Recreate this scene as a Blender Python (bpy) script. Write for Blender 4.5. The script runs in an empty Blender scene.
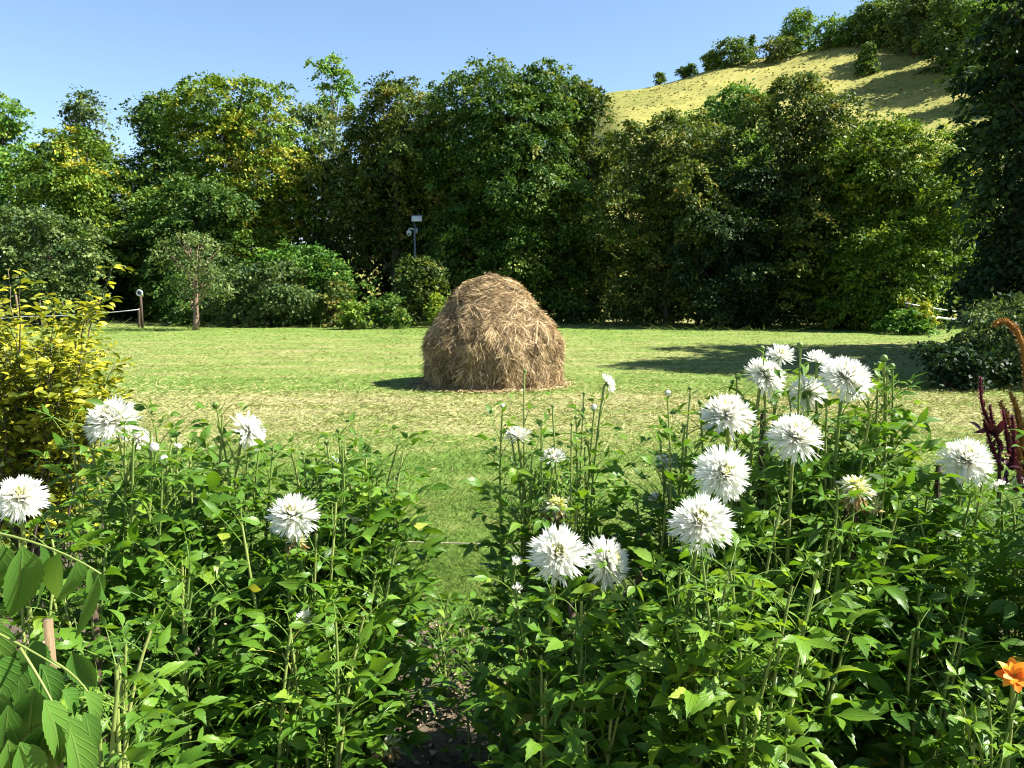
import bpy, math, random
import numpy as np
from mathutils import Vector

SC = bpy.context.scene
COL = SC.collection
RNG = np.random.default_rng(7)
random.seed(7)

# ------------------------------------------------------------------ camera
CAMH = 1.70
FPX = 800.0
PITCH = math.atan(94.0 / FPX)
cam = bpy.data.cameras.new('camera')
cam.sensor_width = 36.0
cam.lens = FPX / 1024.0 * 36.0
cam.clip_start = 0.05
cam.clip_end = 3000
camo = bpy.data.objects.new('camera', cam)
COL.objects.link(camo)
camo.location = (0, 0, CAMH)
camo.rotation_euler = (math.pi / 2 - PITCH, 0, 0)
SC.camera = camo
cP, sP = math.cos(PITCH), math.sin(PITCH)


def ray(px, py):
    u, v = (px - 512.0) / FPX, (384.0 - py) / FPX
    return np.array([u, cP + v * sP, -sP + v * cP])


def at(px, py, Y):
    """world point seen at pixel (px, py) at distance Y in front of the camera"""
    r = ray(px, py)
    return np.array([0, 0, CAMH]) + r * (Y / r[1])


# ------------------------------------------------------------------ world, sun
EL = math.radians(47)
AZ = math.radians(-4.0)      # small turn of the sun towards the camera's side
sun_to = Vector((math.cos(EL) * math.cos(AZ), math.cos(EL) * math.sin(AZ), math.sin(EL)))
w = bpy.data.worlds.new('World')
SC.world = w
w.use_nodes = True
nt = w.node_tree
bg = nt.nodes['Background']
sky = nt.nodes.new('ShaderNodeTexSky')
sky.sky_type = 'NISHITA'
sky.sun_disc = False
sky.sun_elevation = EL
sky.sun_rotation = math.radians(90) - AZ
sky.air_density = 1.0
sky.dust_density = 0.4
sky.ozone_density = 3.2
nt.links.new(sky.outputs[0], bg.inputs[0])
bg.inputs[1].default_value = 0.062
sl = bpy.data.lights.new('sun', 'SUN')
sl.energy = 5.0
sl.angle = math.radians(0.5)
sl.color = (1.0, 0.95, 0.86)
so = bpy.data.objects.new('sun', sl)
COL.objects.link(so)
so.rotation_euler = sun_to.to_track_quat('Z', 'Y').to_euler()
so.location = (40, 0, 60)
SC.view_settings.view_transform = 'Standard'
SC.view_settings.look = 'None'
SC.view_settings.gamma = 1
SC.view_settings.use_curve_mapping = False
SC.view_settings.exposure = 1.9
SC.render.engine = 'CYCLES'
SC.cycles.max_bounces = 6
SC.cycles.diffuse_bounces = 3
SC.cycles.glossy_bounces = 2
SC.cycles.transmission_bounces = 4
SC.cycles.filter_width = 1.1
SC.cycles.use_denoising = True


# ------------------------------------------------------------------ helpers
def N(v):
    v = np.asarray(v, float)
    n = np.linalg.norm(v, axis=-1, keepdims=True)
    return v / np.maximum(n, 1e-9)


class MB:
    """collects vertices, quads and triangles and links them as ONE mesh object"""
    def __init__(s):
        s.v, s.q, s.t, s.a, s.n = [], [], [], [], 0

    def add(s, v, q=None, t=None, lc=None):
        v = np.asarray(v, np.float32).reshape(-1, 3)
        if q is not None and len(q):
            s.q.append(np.asarray(q, np.int64).reshape(-1, 4) + s.n)
        if t is not None and len(t):
            s.t.append(np.asarray(t, np.int64).reshape(-1, 3) + s.n)
        if lc is None:
            lc = np.zeros((len(v), 3), np.float32)
            lc[:, 2] = 0.5
        lc = np.asarray(lc, np.float32)
        if lc.ndim == 1:
            lc = np.tile(lc, (len(v), 1))
        s.a.append(lc)
        s.v.append(v)
        s.n += len(v)

    def build(s, name, mat, parent=None, smooth=True, root=None):
        v = np.concatenate(s.v)
        if root is None and parent is not None:
            root = parent
            while root.parent is not None:
                root = root.parent
        if root is not None:
            v = v - np.array(root.location, np.float32)
        q = np.concatenate(s.q) if s.q else np.zeros((0, 4), np.int64)
        t = np.concatenate(s.t) if s.t else np.zeros((0, 3), np.int64)
        me = bpy.data.meshes.new(name)
        me.vertices.add(len(v))
        me.vertices.foreach_set('co', v.astype(np.float32).ravel())
        nl = q.size + t.size
        me.loops.add(nl)
        me.loops.foreach_set('vertex_index', np.concatenate([q.ravel(), t.ravel()]).astype(np.int32))
        npoly = len(q) + len(t)
        me.polygons.add(npoly)
        st = np.concatenate([np.arange(len(q)) * 4, q.size + np.arange(len(t)) * 3]).astype(np.int32)
        me.polygons.foreach_set('loop_start', st)
        me.polygons.foreach_set('use_smooth', np.full(npoly, smooth))
        me.update(calc_edges=True)
        at_ = me.attributes.new('lc', 'FLOAT_VECTOR', 'POINT')
        at_.data.foreach_set('vector', np.concatenate(s.a).astype(np.float32).ravel())
        me.materials.append(mat)
        o = bpy.data.objects.new(name, me)
        COL.objects.link(o)
        if parent is not None:
            o.parent = parent
        return o


def tag(o, label=None, cat=None, group=None, kind=None):
    if label:
        o['label'] = label
    if cat:
        o['category'] = cat
    if group:
        o['group'] = group
    if kind:
        o['kind'] = kind
    return o


def empty(name, loc, label, cat, group=None):
    o = bpy.data.objects.new(name, None)
    COL.objects.link(o)
    o.location = [float(x) for x in loc]
    o.empty_display_size = 0.1
    return tag(o, label, cat, group)


def tube(mb, pts, rad, sides=6, tint=0.5, cap=True):
    pts = np.asarray(pts, float)
    n = len(pts)
    rad = np.broadcast_to(np.asarray(rad, float), (n,))
    T = N(np.gradient(pts, axis=0))
    ref = np.array([0.31, 0.93, 0.2]) if abs(T[0][1]) < 0.8 else np.array([1.0, 0, 0.1])
    A = N(np.cross(T, ref))
    B = np.cross(T, A)
    th = np.arange(sides) * 2 * math.pi / sides
    ring = (pts[:, None] + rad[:, None, None] * (A[:, None] * np.cos(th)[None, :, None] + B[:, None] * np.sin(th)[None, :, None]))
    i = np.arange(n - 1)[:, None] * sides
    j = np.arange(sides)[None]
    k = (j + 1) % sides
    q = np.stack([i + j, i + k, i + sides + k, i + sides + j], -1).reshape(-1, 4)
    v = ring.reshape(-1, 3)
    t = None
    lc = np.zeros((len(v), 3)); lc[:, 2] = tint
    lc[:, 0] = np.repeat(np.linspace(0, 1, n), sides)
    if cap:
        v = np.concatenate([v, pts[-1:], pts[:1]])
        lc = np.concatenate([lc, lc[-1:], lc[:1]])
        e = (n - 1) * sides
        t = [[e + a, e + (a + 1) % sides, n * sides] for a in range(sides)]
        t += [[(a + 1) % sides, a, n * sides + 1] for a in range(sides)]
    mb.add(v, q, t, lc)


def box(mb, c, half, rx=0.0, rz=0.0, bevel=0.0, tint=0.5):
    """box with chamfered vertical edges"""
    hx, hy, hz = half
    b = bevel
    prof = np.array([[hx - b, -hy], [hx, -hy + b], [hx, hy - b], [hx - b, hy], [-hx + b, hy], [-hx, hy - b], [-hx, -hy + b], [-hx + b, -hy]]) if b else \
        np.array([[hx, -hy], [hx, hy], [-hx, hy], [-hx, -hy]])
    n = len(prof)
    v = []
    zs = [(-hz, 1 - b / max(hx, .001)), (-hz + b, 1), (hz - b, 1), (hz, 1 - b / max(hx, .001))] if b else [(-hz, 1), (hz, 1)]
    for z, k in zs:
        for p in prof:
            v.append((p[0] * k, p[1] * k, z))
    m = len(zs)
    q = [[r * n + j, r * n + (j + 1) % n, (r + 1) * n + (j + 1) % n, (r + 1) * n + j] for r in range(m - 1) for j in range(n)]
    v.append((0, 0, -hz)); v.append((0, 0, hz))
    t = [[(j + 1) % n, j, m * n] for j in range(n)] + [[(m - 1) * n + j, (m - 1) * n + (j + 1) % n, m * n + 1] for j in range(n)]
    v = np.array(v)
    R = np.array([[1, 0, 0], [0, math.cos(rx), -math.sin(rx)], [0, math.sin(rx), math.cos(rx)]])
    Z = np.array([[math.cos(rz), -math.sin(rz), 0], [math.sin(rz), math.cos(rz), 0], [0, 0, 1]])
    mb.add(v @ (Z @ R).T + np.asarray(c), q, t, (0, 0, tint))


# ------------------------------------------------------------------ materials
def new_mat(name):
    m = bpy.data.materials.new(name)
    m.use_nodes = True
    nt = m.node_tree
    return m, nt, nt.nodes['Principled BSDF'], nt.nodes['Material Output']


def ramp(nt, stops, inp=None, interp='LINEAR'):
    r = nt.nodes.new('ShaderNodeValToRGB')
    r.color_ramp.interpolation = interp
    e = r.color_ramp.elements
    while len(e) < len(stops):
        e.new(0.5)
    for k, (p, c) in enumerate(stops):
        e[k].position = p
        c = (c, c, c) if not isinstance(c, (tuple, list)) else c
        e[k].color = (*c[:3], 1)
    if inp is not None:
        nt.links.new(inp, r.inputs[0])
    return r


def math_n(nt, op, a, b=None, c=None, clamp=False):
    n = nt.nodes.new('ShaderNodeMath')
    n.operation = op
    n.use_clamp = clamp
    for i, x in enumerate((a, b, c)):
        if x is None:
            continue
        if isinstance(x, (int, float)):
            n.inputs[i].default_value = x
        else:
            nt.links.new(x, n.inputs[i])
    return n.outputs[0]


def mixc(nt, f, a, b, mode='MIX'):
    n = nt.nodes.new('ShaderNodeMix')
    n.data_type = 'RGBA'
    n.blend_type = mode
    for idx, x in ((0, f), (6, a), (7, b)):
        if isinstance(x, (int, float)):
            n.inputs[idx].default_value = x
        elif isinstance(x, tuple):
            n.inputs[idx].default_value = (*x[:3], 1)
        else:
            nt.links.new(x, n.inputs[idx])
    return n.outputs[2]


def noise(nt, scale, detail=4, rough=0.55, vec=None, dist=0.0):
    n = nt.nodes.new('ShaderNodeTexNoise')
    n.inputs['Scale'].default_value = scale
    n.inputs['Detail'].default_value = detail
    n.inputs['Roughness'].default_value = rough
    n.inputs['Distortion'].default_value = dist
    if vec is not None:
        nt.links.new(vec, n.inputs['Vector'])
    return n.outputs[0]


def lc_nodes(nt):
    a = nt.nodes.new('ShaderNodeAttribute')
    a.attribute_name = 'lc'
    s = nt.nodes.new('ShaderNodeSeparateXYZ')
    nt.links.new(a.outputs['Vector'], s.inputs[0])
    return s.outputs


def foliage(name, stops, trans=0.3, rough=0.5, spec=0.25, veins=False, vstr=0.35, tcol=(1.25, 1.15, 0.5)):
    m, nt, bs, out = new_mat(name)
    al, ac, ti = lc_nodes(nt)
    r = ramp(nt, stops, ti)
    col = r.outputs[0]
    if veins:
        aa = math_n(nt, 'ABSOLUTE', ac)
        mid = ramp(nt, [(0.0, 1.0), (0.10, 0.0)], aa).outputs[0]
        ph = math_n(nt, 'SUBTRACT', math_n(nt, 'MULTIPLY', al, 7.0), math_n(nt, 'MULTIPLY', aa, 2.2))
        fr = math_n(nt, 'FRACT', ph)
        sv = ramp(nt, [(0.0, 1.0), (0.13, 0.0), (0.87, 0.0), (1.0, 1.0)], fr).outputs[0]
        f = math_n(nt, 'MAXIMUM', mid, math_n(nt, 'MULTIPLY', sv, 0.45), clamp=True)
        col = mixc(nt, math_n(nt, 'MULTIPLY', f, vstr), col, (0.16, 0.24, 0.07))
        bp = nt.nodes.new('ShaderNodeBump')
        bp.inputs['Strength'].default_value = 0.5
        bp.inputs['Distance'].default_value = 0.004
        nt.links.new(math_n(nt, 'SUBTRACT', 1.0, f), bp.inputs['Height'])
        nt.links.new(bp.outputs[0], bs.inputs['Normal'])
    nt.links.new(col, bs.inputs['Base Color'])
    bs.inputs['Roughness'].default_value = rough
    bs.inputs['Specular IOR Level'].default_value = spec
    tr = nt.nodes.new('ShaderNodeBsdfTranslucent')
    tc = mixc(nt, 1.0, col, tcol, 'MULTIPLY')
    nt.links.new(tc, tr.inputs[0])
    mx = nt.nodes.new('ShaderNodeMixShader')
    mx.inputs[0].default_value = trans
    nt.links.new(bs.outputs[0], mx.inputs[1])
    nt.links.new(tr.outputs[0], mx.inputs[2])
    nt.links.new(mx.outputs[0], out.inputs[0])
    return m


def solid(name, c1, c2, scale=20, rough=0.7, bump=0.3, stretch=None, metal=0.0):
    m, nt, bs, out = new_mat(name)
    tc = nt.nodes.new('ShaderNodeTexCoord')
    vec = tc.outputs['Object']
    if stretch:
        mp = nt.nodes.new('ShaderNodeMapping')
        mp.inputs['Scale'].default_value = stretch
        nt.links.new(vec, mp.inputs[0])
        vec = mp.outputs[0]
    n = noise(nt, scale, 5, 0.6, vec)
    r = ramp(nt, [(0.3, c1), (0.7, c2)], n)
    nt.links.new(r.outputs[0], bs.inputs['Base Color'])
    bs.inputs['Roughness'].default_value = rough
    bs.inputs['Metallic'].default_value = metal
    if bump:
        bp = nt.nodes.new('ShaderNodeBump')
        bp.inputs['Strength'].default_value = bump
        bp.inputs['Distance'].default_value = 0.01
        nt.links.new(n, bp.inputs['Height'])
        nt.links.new(bp.outputs[0], bs.inputs['Normal'])
    return m


PAL = {
    'dark':   [(0, (.012, .040, .008)), (.45, (.046, .105, .016)), (.85, (.125, .205, .034)), (1, (.20, .21, .036))],
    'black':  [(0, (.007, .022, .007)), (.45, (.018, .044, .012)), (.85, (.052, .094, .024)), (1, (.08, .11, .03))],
    'olive':  [(0, (.017, .040, .008)), (.45, (.064, .106, .018)), (.85, (.155, .200, .036)), (1, (.25, .205, .045))],
    'yellow': [(0, (.030, .074, .008)), (.45, (.105, .185, .018)), (.85, (.220, .300, .030)), (1, (.37, .32, .032))],
    'bright': [(0, (.026, .084, .012)), (.45, (.078, .178, .024)), (.85, (.160, .285, .042)), (1, (.24, .30, .045))],
    'grey':   [(0, (.024, .054, .016)), (.45, (.078, .128, .036)), (.85, (.170, .235, .072)), (1, (.23, .27, .09))],
    'hill':   [(0, (.026, .062, .013)), (.45, (.076, .144, .028)), (.85, (.150, .225, .045)), (1, (.21, .24, .045))],
}
FOL = {k: foliage('leaf_' + k, v, trans=0.30, rough=0.55, spec=0.18) for k, v in PAL.items()}
BARK = solid('bark', (.035, .027, .02), (.10, .08, .06), 6, .9, .6, (3, 3, .6))
BARKPALE = solid('pale_bark', (.10, .065, .04), (.21, .145, .09), 8, .9, .5, (3, 3, .6))
WOOD = solid('stake_wood', (.11, .075, .035), (.22, .155, .075), 14, .8, .5, (5, 5, .5))
OLDWOOD = solid('weathered_stake_wood', (.03, .019, .011), (.085, .055, .03), 14, .85, .6, (5, 5, .5))
WHITEP = solid('white_plastic', (.66, .67, .68), (.78, .78, .77), 3, .35, .0)
DIMW = solid('greyed_white', (.34, .36, .38), (.46, .47, .48), 5, .5, .05)  # greyer, darker white for tape, disc, lamp glass and dome camera
METAL = solid('grey_metal', (.10, .11, .13), (.16, .17, .19), 8, .45, .05, None, .6)
GLASSY = solid('dark_lens', (.02, .02, .025), (.03, .03, .04), 5, .1, .0)
DAHLIA = foliage('dahlia_leaf', [(0, (.032, .092, .007)), (.5, (.080, .185, .013)), (.8, (.140, .260, .022)), (.94, (.22, .32, .035)), (1, (.38, .32, .05))],
                 trans=0.40, rough=0.40, spec=0.34, veins=True)
DAHLIAL = foliage('young_dahlia_leaf', [(0, (.064, .145, .010)), (.5, (.125, .245, .018)), (.85, (.19, .31, .032)), (1, (.28, .34, .045))],
                  trans=0.42, rough=0.40, spec=0.34, veins=True)
BROAD = foliage('broad_leaflet', [(0, (.034, .100, .014)), (.5, (.062, .155, .022)), (1, (.11, .215, .032))],
                trans=0.25, rough=0.42, spec=0.4, veins=True, vstr=0.5)
YSHRUB = foliage('golden_leaf', [(0, (.050, .085, .010)), (.5, (.15, .180, .016)), (.85, (.34, .33, .026)), (1, (.48, .43, .035))],
                 trans=0.36, rough=0.45, spec=0.3, tcol=(1.1, 1.2, .5))
STEM = foliage('green_stem', [(0, (.050, .100, .020)), (.5, (.11, .17, .035)), (1, (.22, .25, .07))], trans=0.0, rough=0.5, spec=0.3)
PETAL = foliage('white_petal', [(0, (.84, .84, .81)), (.55, (.83, .83, .76)), (.8, (.78, .77, .46)), (1, (.62, .64, .16))],
                trans=0.55, rough=0.6, spec=0.15, tcol=(1.05, 1.05, 0.98))
WITHER = foliage('withered_petal', [(0, (.20, .13, .055)), (.5, (.34, .24, .11)), (1, (.52, .42, .24))], trans=0.25, rough=0.8, spec=0.1)
ORANGE = foliage('orange_petal', [(0, (.70, .10, .015)), (.5, (.80, .22, .02)), (.85, (.85, .42, .04)), (1, (.85, .58, .06))],
                 trans=0.25, rough=0.5, spec=0.2, tcol=(1.1, 1, .8))
RED = foliage('amaranth_red', [(0, (.035, .005, .010)), (.5, (.085, .009, .020)), (1, (.19, .018, .042))], trans=0.15, rough=0.6, spec=0.2, tcol=(1.2, .8, .9))
DKRED = foliage('amaranth_leaf', [(0, (.020, .010, .012)), (.5, (.045, .014, .02)), (1, (.09, .02, .03))], trans=0.2, rough=0.5, spec=0.3, tcol=(1.3, .6, .6))
RUST = foliage('amaranth_rust', [(0, (.14, .06, .016)), (.5, (.30, .15, .035)), (1, (.44, .26, .07))], trans=0.2, rough=0.7, spec=0.15, tcol=(1.1, 1, .8))
HAYM = foliage('hay_straw', [(0, (.06, .037, .016)), (.35, (.19, .130, .064)), (.7, (.43, .315, .168)), (1, (.68, .53, .32))], trans=0.12, rough=0.7, spec=0.2)
HAYCORE = solid('hay_core', (.035, .022, .010), (.12, .075, .035), 9, .95, 1.0, (1, 1, .35))
TWINE = solid('twine', (.28, .25, .17), (.42, .37, .26), 60, .9, .2)


def lawn_material(name, use_tint):
    m, nt, bs, out = new_mat(name)
    tc = nt.nodes.new('ShaderNodeTexCoord')
    ob = tc.outputs['Object']
    sp = nt.nodes.new('ShaderNodeSeparateXYZ')
    nt.links.new(ob, sp.inputs[0])
    wob = noise(nt, 0.35, 3, .5, ob)
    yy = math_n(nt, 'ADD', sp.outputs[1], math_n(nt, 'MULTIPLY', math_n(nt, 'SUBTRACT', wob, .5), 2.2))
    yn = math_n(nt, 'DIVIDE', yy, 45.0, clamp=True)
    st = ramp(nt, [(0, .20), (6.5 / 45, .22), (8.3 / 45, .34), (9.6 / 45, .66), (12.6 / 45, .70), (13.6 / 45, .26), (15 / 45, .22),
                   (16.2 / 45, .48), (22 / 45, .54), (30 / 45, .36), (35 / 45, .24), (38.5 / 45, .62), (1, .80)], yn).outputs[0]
    mp = nt.nodes.new('ShaderNodeMapping')
    mp.inputs['Scale'].default_value = (.35, 1, 1)
    nt.links.new(ob, mp.inputs[0])
    n1 = noise(nt, 1.1, 5, .65, mp.outputs[0])
    n2 = noise(nt, 5.5, 4, .7, ob)
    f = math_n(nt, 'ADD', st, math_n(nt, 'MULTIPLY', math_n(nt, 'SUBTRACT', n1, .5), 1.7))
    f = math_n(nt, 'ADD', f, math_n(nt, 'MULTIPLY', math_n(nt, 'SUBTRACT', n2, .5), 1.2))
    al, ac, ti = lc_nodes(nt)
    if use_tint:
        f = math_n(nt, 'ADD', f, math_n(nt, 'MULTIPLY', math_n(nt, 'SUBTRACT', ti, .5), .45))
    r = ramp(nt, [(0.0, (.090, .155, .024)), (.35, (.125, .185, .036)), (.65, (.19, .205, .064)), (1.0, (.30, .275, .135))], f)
    nt.links.new(r.outputs[0], bs.inputs['Base Color'])
    bs.inputs['Roughness'].default_value = .8
    bs.inputs['Specular IOR Level'].default_value = .15
    if use_tint:
        tr = nt.nodes.new('ShaderNodeBsdfTranslucent')
        nt.links.new(r.outputs[0], tr.inputs[0])
        mx = nt.nodes.new('ShaderNodeMixShader')
        mx.inputs[0].default_value = .5
        nt.links.new(bs.outputs[0], mx.inputs[1])
        nt.links.new(tr.outputs[0], mx.inputs[2])
        nt.links.new(mx.outputs[0], out.inputs[0])
    else:
        bp = nt.nodes.new('ShaderNodeBump')
        bp.inputs['Strength'].default_value = .7
        bp.inputs['Distance'].default_value = .05
        nt.links.new(noise(nt, 14, 5, .7, ob), bp.inputs['Height'])
        nt.links.new(bp.outputs[0], bs.inputs['Normal'])
    return m


def hill_material(name, use_tint):
    m, nt, bs, out = new_mat(name)
    tc = nt.nodes.new('ShaderNodeTexCoord')
    ob = tc.outputs['Object']
    n1 = noise(nt, .06, 5, .65, ob)
    n2 = noise(nt, .7, 4, .6, ob)
    f = math_n(nt, 'ADD', math_n(nt, 'MULTIPLY', n1, .75), math_n(nt, 'MULTIPLY', n2, .45))
    if use_tint:
        al, ac, ti = lc_nodes(nt)
        f = math_n(nt, 'ADD', f, math_n(nt, 'MULTIPLY', math_n(nt, 'SUBTRACT', ti, .5), .5))
    r = ramp(nt, [(.30, (.075, .095, .022)), (.52, (.165, .170, .040)), (.70, (.245, .228, .062)), (.9, (.31, .28, .10))], f)
    nt.links.new(r.outputs[0], bs.inputs['Base Color'])
    bs.inputs['Roughness'].default_value = .9
    bs.inputs['Specular IOR Level'].default_value = .1
    return m


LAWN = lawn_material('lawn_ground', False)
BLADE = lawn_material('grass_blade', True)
HILL = hill_material('dry_hill_grass', False)
HILLT = hill_material('dry_hill_tuft', True)
SOIL = solid('soil', (.030, .022, .013), (.110, .082, .050), 18, .95, 1.0)
CHIP = foliage('bark_chip', [(0, (.06, .045, .026)), (.5, (.17, .128, .076)), (1, (.38, .30, .19))], trans=0.0, rough=.9, spec=.1)
STRAWBIT = foliage('cut_grass', [(0, (.13, .15, .04)), (.5, (.22, .21, .085)), (1, (.33, .295, .15))], trans=0.1, rough=.8, spec=.1)

# ------------------------------------------------------------------ terrain
_HX = np.array([-700, -200, -90, -40, 0, 17, 38, 58, 77, 120, 200, 700.])
_HZ = np.array([2, 2, 3, 4, 22, 41.2, 45.4, 49.6, 55, 66, 74, 74.])


def hz(x, y):
    x, y = np.asarray(x, float), np.asarray(y, float)
    H = np.interp(x, _HX, _HZ)
    t = np.clip((y - 52) / 108.0, 0, None)
    t2 = t * t / (t + 0.06)
    g = np.where(t2 < .94, t2, .94 + .10 * (1 - np.exp(-(t2 - .94) / .10)))
    n = 0.5 * np.sin(x * .11 + y * .05) + .35 * np.sin(x * .23 - y * .17 + 1) + .2 * np.sin(x * .51 + y * .43)
    return H * g + n * np.clip(t * 3, 0, 1)


def on_hill(px, py):
    r = ray(px, py)
    Y = np.arange(56, 260, .25)
    P = np.array([0, 0, CAMH])[None] + r[None] * (Y / r[1])[:, None]
    hit = np.nonzero(P[:, 2] <= hz(P[:, 0], P[:, 1]))[0]
    if not len(hit):
        e = (P[:, 2] - hz(P[:, 0], P[:, 1]))
        i = int(np.argmin(e))
    else:
        i = hit[0]
    p = P[i].copy()
    p[2] = hz(p[0], p[1])
    return p


def grid_sheet(name, xs, ys, zf, mat, label_kind='structure'):
    X, Y = np.meshgrid(xs, ys)
    Z = zf(X, Y)
    v = np.stack([X, Y, Z], -1).reshape(-1, 3)
    nx, ny = len(xs), len(ys)
    i = (np.arange(ny - 1)[:, None] * nx + np.arange(nx - 1)[None]).reshape(-1)
    q = np.stack([i, i + 1, i + nx + 1, i + nx], -1)
    mb = MB()
    mb.add(v, q)
    o = mb.build(name, mat)
    o['kind'] = label_kind
    return o


xs = np.unique(np.concatenate([np.linspace(-900, -120, 30), np.linspace(-120, 160, 141), np.linspace(160, 900, 30)]))
ys = np.unique(np.concatenate([np.linspace(-200, 45, 20), np.linspace(45, 200, 110), np.linspace(200, 1200, 30)]))
grid_sheet('hill', xs, ys, lambda x, y: hz(x, y) - 0.004, HILL)
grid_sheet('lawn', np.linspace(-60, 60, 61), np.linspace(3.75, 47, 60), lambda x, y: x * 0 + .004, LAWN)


def soil_z(x, y):
    k = np.clip((3.95 - y) / .15, 0, 1) * np.clip((y - 1.0) / .3, 0, 1)
    return .008 + k * (.02 + .018 * np.sin(x * 9 + y * 4) * np.sin(y * 11 - x * 3) + .012 * np.sin(x * 27) * np.sin(y * 31))


grid_sheet('flower_bed_soil', np.linspace(-6, 6, 260), np.linspace(.8, 4.0, 90), soil_z, SOIL)


# ------------------------------------------------------------------ foliage machinery
def rand_unit(n, rng):
    return N(rng.normal(size=(n, 3)))


def leaf_quads(mb, c, d, nrm, L, W, tint, fold=.12):
    """small folded rhombic leaves"""
    n = len(c)
    d = N(d)
    s = N(np.cross(nrm, d))
    nn = np.cross(d, s)
    L = np.broadcast_to(L, (n,))[:, None]
    W = np.broadcast_to(W, (n,))[:, None]
    v = np.stack([c - d * L * .5, c + s * W * .5 + nn * W * fold + d * L * -.06, c + d * L * .5, c - s * W * .5 + nn * W * fold + d * L * -.06], 1)
    lc = np.zeros((n, 4, 3))
    lc[:, :, 2] = np.asarray(tint)[:, None]
    lc[:, 2, 0] = 1
    mb.add(v.reshape(-1, 3), np.arange(n * 4).reshape(n, 4), None, lc.reshape(-1, 3))


def crown(mb, lobes, rng, leaf=.15, clump=.5, dens=1.0, per=46, accent=0.0, accent_pos=None, flat=.4, updir=1.0, jit=.5, back=.7, cy=None, light=0.0, droop=0.0):
    """lobes: list of (centre, radii). Leaf clumps spread over and inside the lobes; leaves within each clump"""
    C = np.array([l[0] for l in lobes]); R = np.array([l[1] for l in lobes])
    for li in range(len(lobes)):
        c, r = C[li], R[li]
        area = 4 * math.pi * (((r[0] * r[1]) ** 1.6 + (r[0] * r[2]) ** 1.6 + (r[1] * r[2]) ** 1.6) / 3) ** (1 / 1.6)
        nc = max(5, int(area / (clump * clump) * .74 * dens))
        u = rand_unit(nc, rng)
        rad = 1.08 - np.abs(rng.normal(size=nc)) * .34
        k1, k2 = rng.normal(size=(2, 3)); f1, f2 = rng.uniform(0, 6.28, 2)
        rad = rad * (1 + .15 * np.sin(3.2 * (u @ k1) + f1) + .12 * np.sin(6.5 * (u @ k2) + f2))
        stray = rng.random(nc) < .10
        rad = np.where(stray, rad * rng.uniform(1.08, 1.3, nc), rad)
        p = c + u * r * rad[:, None]
        # drop clumps deep inside another lobe; thin the far side
        keep = np.ones(nc, bool)
        for lj in range(len(lobes)):
            if lj == li:
                continue
            dd = np.linalg.norm((p - C[lj]) / R[lj], axis=1)
            keep &= ~((dd < .72) & (rng.random(nc) < .8))
        if cy is not None:
            keep &= ~((p[:, 1] > cy + .3 * r[1]) & (rng.random(nc) > back))
        keep &= p[:, 2] > .05
        p, u = p[keep], u[keep]
        nc = len(p)
        if not nc:
            continue
        cn = N(u * .7 + np.array([0, 0, updir]) + rng.normal(size=(nc, 3)) * .25)
        ct = np.clip(rng.normal(.42 + light, .20, nc), 0, .86)
        if accent > 0:
            pa = np.full(nc, accent)
            if accent_pos is not None:
                q, rr = accent_pos
                pa = accent * 6 * np.exp(-(np.linalg.norm(p - q, axis=1) / rr) ** 2)
            ct = np.where(rng.random(nc) < pa, rng.uniform(.88, 1.0, nc), ct)
        m = rng.integers(int(per * .5), int(per * 1.4), nc)
        idx = np.repeat(np.arange(nc), m)
        n = len(idx)
        cs = clump * rng.uniform(.6, 1.25, nc)
        a = N(np.cross(cn, rng.normal(size=(nc, 3))))
        b = np.cross(cn, a)
        g = rng.normal(size=(n, 3)) * .46
        el = rng.uniform(.7, 1.7, nc)
        off = a[idx] * (g[:, :1] * (cs * el)[idx][:, None]) + b[idx] * (g[:, 1:2] * cs[idx][:, None]) + cn[idx] * (g[:, 2:] * (cs * flat)[idx][:, None])
        pos = p[idx] + off
        pos[:, 2] -= droop * np.abs(g[:, 0]) * cs[idx]
        nr = N(cn[idx] + rng.normal(size=(n, 3)) * jit)
        dr = N(off + rng.normal(size=(n, 3)) * .3 + u[idx] * .25 - np.array([0, 0, droop]))
        sz = leaf * rng.uniform(.5, 1.6, n)
        ti = np.clip(ct[idx] + rng.normal(size=n) * .13, 0, 1)
        ok = pos[:, 2] > .03
        leaf_quads(mb, pos[ok], dr[ok], nr[ok], sz[ok], (sz * rng.uniform(.5, .72, n))[ok], ti[ok])


def wander(a, b, n, amp, rng):
    t = np.linspace(0, 1, n)[:, None]
    p = np.asarray(a) * (1 - t) + np.asarray(b) * t
    w_ = np.cumsum(rng.normal(size=(n, 3)) * amp / math.sqrt(n), axis=0)
    w_ -= t * w_[-1]
    return p + w_ * np.array([1, 1, .4])


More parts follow.
